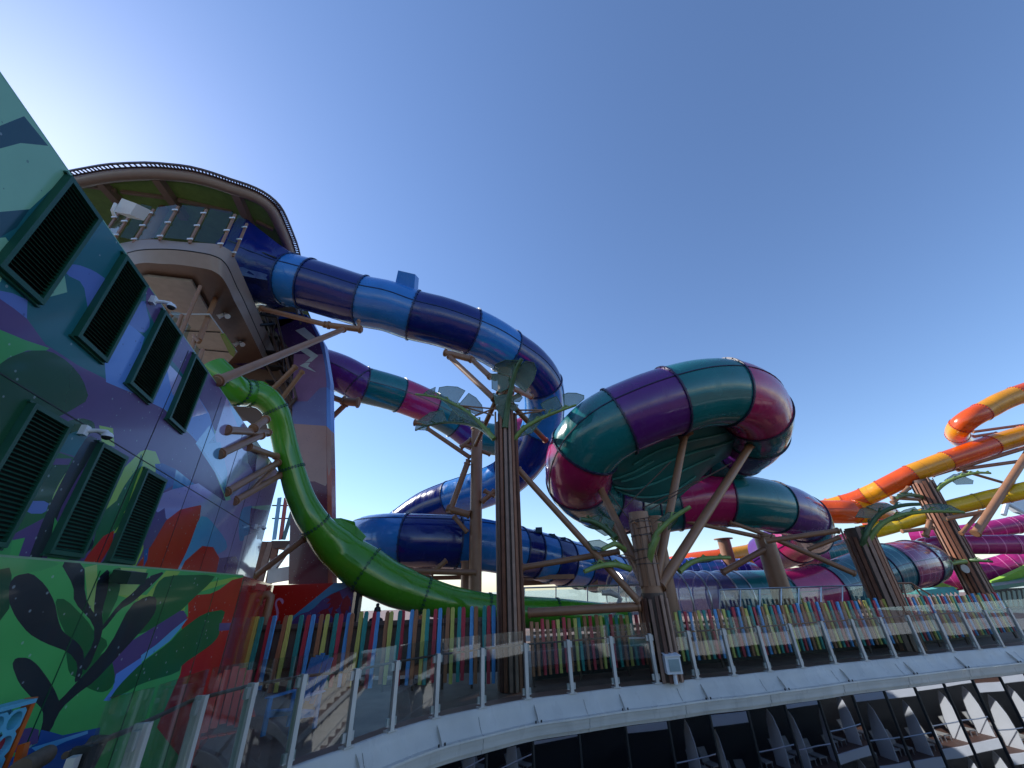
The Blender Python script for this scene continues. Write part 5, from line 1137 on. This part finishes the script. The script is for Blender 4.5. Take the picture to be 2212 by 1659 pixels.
m.solo('low_shade_sheet',DARK,'low near-black sheet added as shade under the slides behind the right picket fence','shade sheet')  # added dark sheet: stands in for the darkness under the slides
# ------------------------------------------------------------ glass screens behind the green run-out
gsn=thing('rear_glass_screen','low glass screen with steel frame behind the green run-out, between the two main posts','railing',PY(1240,1280,18))
for k in range(4):
    x0=1133+k*68; m=MB(); m.slab([PY(x,y,18.5) for x,y in ((x0,1270-k),(x0+66,1269-k),(x0+66,1310-k),(x0,1311-k))],(0,.02,0)); m.build('glass_pane',GLASS,gsn)
    m=MB(); m.pipe([PY(x0,1268-k,18.5),PY(x0,1312-k,18.5)],.03,6); m.build('post',STEEL,gsn)
m=MB(); m.pipe([PY(1130,1270,18.5),PY(1410,1262,18.5)],.035,6); m.build('rail',STEEL,gsn)
gs2=thing('run_out_glass_screen','glass screen with thin steel rail in front of the acrylic tunnel and pinstriped tube','railing',PY(1750,1300,17.5))
xs=[1555,1600,1642,1688,1726,1774,1820,1865]
for a,b in zip(xs,xs[1:]):
    ya=1276-(a-1555)*.03; m=MB(); m.slab([PY(a+1,ya,17.6),PY(b-1,ya-1,17.6),PY(b-1,1312,17.6),PY(a+1,1314,17.6)],(0,.02,0)); m.build('glass_pane',GLASS,gs2)
    m=MB(); m.pipe([PY(a,ya-2,17.55),PY(a,1316,17.55)],.025,6); m.build('post',STEEL,gs2)
m=MB(); m.pipe([PY(1555,1274,17.55),PY(1865,1264,17.55)],.03,6); m.build('rail',STEEL,gs2)
st=thing('stair_handrail','brown framed glass stair rail below the pinstriped coil, right of the broad post','railing',PY(1960,1290,19))
for pts in ([(1912,1262),(1925,1260),(1968,1259),(1975,1264),(2010,1285)],[(1925,1262),(1925,1290)],[(1950,1261),(1958,1292)],[(1975,1266),(2000,1300)]):
    m=MB(); m.pipe([PY(x,y,19) for x,y in pts],.035,6); m.build('rail',BROWN,st,smooth=40)
m=MB(); m.slab([PY(x,y,19.05) for x,y in ((1914,1263),(1966,1262),(2000,1288),(2000,1300),(1920,1300))],(0,.02,0)); m.build('glass_pane',GLASS,st)
# water cannon
P=[PY(x,y,13.9) for x,y in ((1300,1281),(1318,1280),(1334,1287),(1340,1293),(1333,1312),(1318,1335),(1300,1375))]
m=MB(); m.pipe(P,[.07,.09,.075,.075,.06,.055,.055],12); m.solo('water_cannon',GREYW,'grey bent water cannon pole at the end of the green run-out','water cannon',smooth=40,origin=(P[-1].x,P[-1].y,0))
# pedestal box
P=PZ(1461,1478,0); pb=thing('pedestal_box','white box with a grey glazed door on a short post behind the glass railing','control box',P)
zc_=zat(P,1436); m=MB(); m.pipe([P,P+UP*(zc_-.2)],.05,10); m.build('post',WHITE,pb)
P2=P+UP*zc_; m=MB(); m.abox(P2.x-.2,P2.x+.2,P2.y-.08,P2.y+.15,P2.z-.19,P2.z+.19); m.build('cabinet',WHITE,pb)
m=MB(); m.abox(P2.x-.12,P2.x+.15,P2.y-.105,P2.y-.08,P2.z-.13,P2.z+.13); m.build('door',mat('door_glaze',(.32,.4,.4),rough=.15),pb)
m=MB(); m.slab([Vector((P2.x-.215,P2.y-.13,P2.z+.195)),Vector((P2.x+.215,P2.y-.13,P2.z+.195)),Vector((P2.x+.2,P2.y+.17,P2.z+.23)),Vector((P2.x-.2,P2.y+.17,P2.z+.23))],UP*.02); m.build('lid',WHITE,pb)
# greenish reflection at the railing, built as a plate with a white strip
P=PY(1380,1388,12.9); m=MB(); m.abox(P.x-.24,P.x+.24,P.y,P.y+.03,P.z-.09,P.z+.1); m.solo('green_reflection_plate',mat('reflection_green',(.03,.2,.16),rough=.3),'small dark green reflection with white edge, built as a plate behind the railing in front of the umbrella post','reflection')
m=MB(); m.abox(P.x-.26,P.x+.26,P.y-.02,P.y+.0,P.z+.09,P.z+.13); m.solo('reflection_edge_strip',WHITE,'white strip capping the small green reflection plate','trim')
# ------------------------------------------------------------ chairs, game, low furniture behind the left of the railing
def adirondack(base,rz,m,label):
    t=thing('garden_chair',label,'chair',base,'slatted garden chairs'); t.rotation_euler=(0,0,rz); B=Vector(base)
    def bx(c,ax,ay,az): 
        q=MB(); q.box(B+Vector(c),ax,ay,az); return q
    for k in range(5): bx((-.24+k*.12,-.12,.34+.0),(.1,0,0),(0,.5,-.08),(0,0,.02)).build('seat_slat',m,t)
    for k in range(5): bx((-.24+k*.12,.24+.12,.72+.04*(2-abs(k-2))),(.1,0,0),(0,.24,.78),(0,.02,-.006)).build('back_slat',m,t)
    for s in (-1,1):
        bx((s*.34,-.1,.58),(.13,0,0),(0,.72,0),(0,0,.025)).build('armrest',m,t)
        bx((s*.32,-.4,.29),(.04,0,0),(0,.09,0),(0,0,.57)).build('leg',m,t)
        bx((s*.32,.2,.29),(.04,0,0),(0,.09,.0),(0,0,.57)).build('leg',m,t)
        bx((s*.29,-.1,.28),(.03,0,0),(0,.7,-.1),(0,0,.1)).build('side_rail',m,t)
    return t
CR=mat('chair_red',(.66,.05,.02),rough=.4); CB=mat('chair_blue',(.06,.25,.55),rough=.4)
adirondack((-5.05,8.3,0),.6,CR,'red slatted garden chair behind the left glass panes')
adirondack((-4.5,9.7,0),-.3,CB,'blue slatted garden chair beside the red one, behind the glass')
p=PZ(470,1640,0); 
# four-in-a-row game
gq=PY(25,1590,4.15); gm=thing('four_in_a_row_game','giant four-in-a-row game with light blue grid and orange legs by the green mural','game',(gq.x,gq.y,0))
GB=mat('game_blue',(.12,.42,.60),rough=.35); GO=mat('game_orange',(.6,.12,.02),rough=.4)
gd=BD; gn=BN; gc_=PY(44,1510,4.1); top=gc_.z; org=Vector((gc_.x,gc_.y,0))
cell=.155; cols_=5; rows_=6
fm=MB(); 
def gp(s,n_,z): return org-gd*s*-1*-1+gn*n_+Vector((0,0,z)) if False else org-gd*s+gn*n_+Vector((0,0,z))
for r_ in range(rows_):
    for c_ in range(cols_):
        cx=(c_+.5)*cell+.02; cz=top-.05-(r_+.5)*cell; k=16; R0=.06
        outer_=[]; inner_=[]
        for i in range(k):
            an=2*math.pi*(i+.5)/k; q=1/max(abs(math.cos(an)),abs(math.sin(an))); outer_.append((cx+math.cos(an)*q*cell/2,cz+math.sin(an)*q*cell/2)); inner_.append((cx+math.cos(an)*R0,cz+math.sin(an)*R0))
        for nn in (0,.1):
            vs=[gp(a,nn,b) for a,b in outer_+inner_]; fm.add(vs,[(i,(i+1)%k,k+(i+1)%k,k+i) for i in range(k)])
        vs=[gp(a,0,b) for a,b in inner_]+[gp(a,.1,b) for a,b in inner_]; fm.add(vs,[(i,(i+1)%k,k+(i+1)%k,k+i) for i in range(k)])
        if r_>=1 and g.random()<.7:
            d=MB(); d.pipe([gp(cx,.035,cz),gp(cx,.055,cz)],.068,18); d.build('disc',mat('disc_red',(.4,.02,.03),rough=.35) if g.random()<.5 else mat('disc_maroon',(.16,.01,.07),rough=.35),gm)
fm.build('grid_board',GB,gm)
m=MB(); m.box(gp(cols_*cell/2,.05,top-.02),gd*(cols_*cell+.05),gn*.12,UP*.03); m.build('top_rim',GB,gm)
for s in (-.04,cols_*cell+.06):
    m=MB(); m.box(gp(s,.05,top/2),gd*.04,gn*.07,UP*top); m.build('side_post',GO,gm)
m=MB(); m.bar(gp(-.1,.35,0),gp(-.1,.1,top*.8),.05,.05); m.build('brace_leg',GO,gm)
# log bench end and blue planter at lower left
p=PZ(75,1705,.0); p=PY(75,1640,4.0)
m=MB(); m.pipe([PY(40,1665,3.9),PY(98,1632,4.3)],.07,16); m.solo('log_bolster',mat('log_wood',(.14,.09,.055),rough=.7,noise=.3,scale=12),'short round timber log end at the lower left corner','log',smooth=40)
m=MB(); 
for k in range(5): m.bar(PY(150+k*9,1672,3.9+.12*k),PY(205+k*6,1592,5.4+.12*k),.07,.03)
m.solo('plank_bench',TIMBER,'brown plank bench edge running along the foot of the green mural','bench')
# dark end frame of the glass
ef=PZ(220,1517,1.5)
# ------------------------------------------------------------ person behind the fence
def person(base,h):
    t=thing('person','person in dark clothes standing with their back to us behind the left pickets','person',base)
    B=Vector(base); s=h/1.75
    V=[(0,0,.95),(0,0,1.15),(0,0,1.38),(0,.0,1.5),(0,-.01,1.60),(0,0,1.68),(.17,0,1.4),(.24,.02,1.15),(.22,-.06,.92),(.22,-.08,.84),(-.17,0,1.4),(-.24,.02,1.15),(-.22,-.06,.92),(-.22,-.08,.84),(.1,0,.9),(.11,0,.5),(.11,.02,.09),(.12,-.1,.04),(-.1,0,.9),(-.11,0,.5),(-.11,.02,.09),(-.12,-.1,.04)]
    Rr=[.15,.13,.16,.055,.09,.085,.06,.045,.035,.03,.06,.045,.035,.03,.09,.065,.045,.04,.09,.065,.045,.04]
    E_=[(0,1),(1,2),(2,3),(3,4),(4,5),(2,6),(6,7),(7,8),(8,9),(2,10),(10,11),(11,12),(12,13),(0,14),(14,15),(15,16),(16,17),(0,18),(18,19),(19,20),(20,21)]
    me=bpy.data.meshes.new('body'); me.from_pydata([Vector(v)*s for v in V],E_,[]); o=bpy.data.objects.new('body',me); col.objects.link(o); o.parent=t
    md=o.modifiers.new('skin','SKIN'); 
    for i,r in enumerate(Rr): me.skin_vertices[0].data[i].radius=(r*s,r*s*.8 if i<3 else r*s) if me.skin_vertices else (r,r)
    return t,o,s,V,Rr
def person2(base,h):
    t=thing('person','person in dark clothes with a hair bun standing behind the left pickets','person',base); s=h/1.75
    bm=bmesh.new(); V=[(0,0,.95),(0,0,1.15),(0,0,1.38),(0,.0,1.5),(0,-.01,1.60),(0,0,1.68),(.17,0,1.4),(.24,.02,1.15),(.22,-.06,.92),(.22,-.08,.84),(-.17,0,1.4),(-.24,.02,1.15),(-.22,-.06,.92),(-.22,-.08,.84),(.1,0,.9),(.11,0,.5),(.11,.02,.09),(.12,-.1,.04),(-.1,0,.9),(-.11,0,.5),(-.11,.02,.09),(-.12,-.1,.04)]
    Rr=[.15,.13,.16,.055,.09,.085,.06,.045,.035,.03,.06,.045,.035,.03,.09,.065,.045,.04,.09,.065,.045,.04]
    E_=[(0,1),(1,2),(2,3),(3,4),(4,5),(2,6),(6,7),(7,8),(8,9),(2,10),(10,11),(11,12),(12,13),(0,14),(14,15),(15,16),(16,17),(0,18),(18,19),(19,20),(20,21)]
    sk=bm.verts.layers.skin.new(); vs=[bm.verts.new(Vector(v)*s) for v in V]
    for e in E_: bm.edges.new((vs[e[0]],vs[e[1]]))
    for i,v in enumerate(vs): v[sk].radius=(Rr[i]*s,Rr[i]*s*(.75 if i<3 else 1)); v[sk].use_root=(i==0)
    me=bpy.data.meshes.new('body'); bm.to_mesh(me); bm.free(); o=bpy.data.objects.new('body',me); col.objects.link(o); o.parent=t
    me.materials.append(mat('dark_clothes',(.02,.018,.022),rough=.8)); o.modifiers.new('skin','SKIN').use_smooth_shade=True; sd=o.modifiers.new('sub','SUBSURF'); sd.levels=2; sd.render_levels=2
    m=MB(); B=Vector(base)
    m.pipe([B+Vector((0,.03,1.56))*1*s,B+Vector((0,.05,1.64))*s,B+Vector((0,.03,1.73))*s,B+Vector((0,.02,1.78))*s],[.07*s,.11*s,.09*s,.03*s],14); m.pipe([B+Vector((0,.02,1.77))*s,B+Vector((0,.02,1.83))*s,B+Vector((0,.02,1.86))*s],[.05*s,.055*s,.02*s],12); m.build('hair',mat('hair_dark',(.012,.01,.01),rough=.6),t,smooth=60)
p=PY(816,1303,14.3); person2(Vector((p.x,p.y,max(p.z-1.9,0))),1.79)
plat=MB(); plat.abox(p.x-1.5,p.x+2,13.6,15.0,0,max(p.z-1.9,.05)); plat.solo('splash_platform',BROWN_D,'low dark brown platform under the person at the foot of the green slide','platform')
# ------------------------------------------------------------ far right pavilion and planting
pv=thing('green_pavilion','green roofed pavilion with pale hanging panels at the far right','pavilion',PY(2150,1300,34))
m=MB(); m.slab([PY(x,y,Y) for x,y,Y in ((2105,1281,33),(2240,1262,33),(2300,1215,42),(2090,1262,42))],UP*.25); m.build('roof',mat('pavilion_green',(.03,.16,.11),rough=.4),pv)
m=MB(); m.slab([PY(x,y,36) for x,y in ((2105,1268),(2150,1256),(2212,1228),(2260,1205),(2260,1236),(2190,1255),(2150,1270))],(0,.6,0)); m.build('turf_canopy',mat('turf_lime',(.22,.42,.04),rough=.8),pv)
m=MB(); m.abox(PY(2100,1300,38).x,PY(2290,1300,38).x,38,38.2,-1,PY(2150,1272,38).z); m.build('rear_wall',DARK,pv)
for k in range(12):
    x=2112+k*11; m=MB(); m.bar(PY(x,1284-k*1.2,33.4),PY(x+9,1330-k,33.4),.2,.05,up=(0,1,0)); m.build('hanging_panel',mat('panel_sage',(.30,.38,.30),rough=.6),pv)
m=MB(); m.slab([PY(x,y,44) for x,y in ((2060,1262),(2120,1240),(2240,1215),(2240,1245),(2100,1275))],(0,.4,0)); m.build('rear_awning',WHITE,pv)
tq=thing('turquoise_awning','turquoise scalloped awning and white umbrellas low behind the far end of the picket fence','awning',PY(2010,1276,32))
m=MB(); m.slab([PY(x,y,32) for x,y in ((1982,1276),(2060,1268),(2072,1278),(1990,1284))],(0,1.5,0)); m.build('fabric',mat('turquoise_fabric',(.12,.5,.5),rough=.6),tq)
for k in range(9):
    m=MB(); a=PY(1985+k*9.5,1283-k*.9,31.9); m.slab([a,a+Vector((.34,0,0)),a+Vector((.17,0,-.3))],(0,.04,0)); m.build('scallop',MATS['turquoise_fabric'],tq)
for x,y,k in ((1998,1262,0),(2030,1257,1)):
    a=PY(x,y,36); t=thing('sun_umbrella',('white','lime green')[k]+' sun umbrella glimpsed under the lowest magenta slide','umbrella',(a.x,a.y,0),'far sun umbrellas')
    m=MB(); m.pipe([a-UP*.5,a],[.9,.03],8); m.build('canopy',WHITE if k==0 else MATS['turf_lime'],t); m=MB(); m.pipe([Vector((a.x,a.y,0)),a],.04,6); m.build('pole',STEEL,t)
# white gantry far right
wg=thing('white_gantry','white steel gantry legs far behind at the right edge','gantry',PY(2180,1100,60))
for a,b in (((2168,1112),(2190,1030)),((2212,1108),(2172,1085))):
    m=MB(); m.pipe([PY(*a,60),PY(*b,60)],.3,8); m.build('leg',WHITE,wg)
m=MB(); m.slab([PY(x,y,60) for x,y in ((2175,1083),(2230,1078),(2230,1112),(2205,1105))],(0,1,0)); m.build('gusset',WHITE,wg)
# plants & clutter low between the two main posts
for k,(x,y,cn_) in enumerate(((1150,1258,'brown'),(1230,1258,'brown'))):
    m=MB(); m.bar(PY(x-30,y,24),PY(x+60,y-4,24),.3,.35); m.solo('rear_beam',BROWN,'brown beam under the lower blue tube, %s one'%('left' if k==0 else 'right'),'beam')
for k,(x0,x1,y,Y) in enumerate(((770,890,1245,20),(860,1010,1250,22),(930,1070,1232,21),(1130,1240,1248,22))):
    m=MB(); m.bar(PY(x0,y,Y),PY(x1,y-3,Y),.25,.2); m.solo('deck_beam',BROWN,['brown beam behind the flamingo wall','brown beam behind the belly of the green slide','brown beam below the lower blue tube left of the tallest post','brown beam right of the tallest post below the blue tube'][k],'beam')
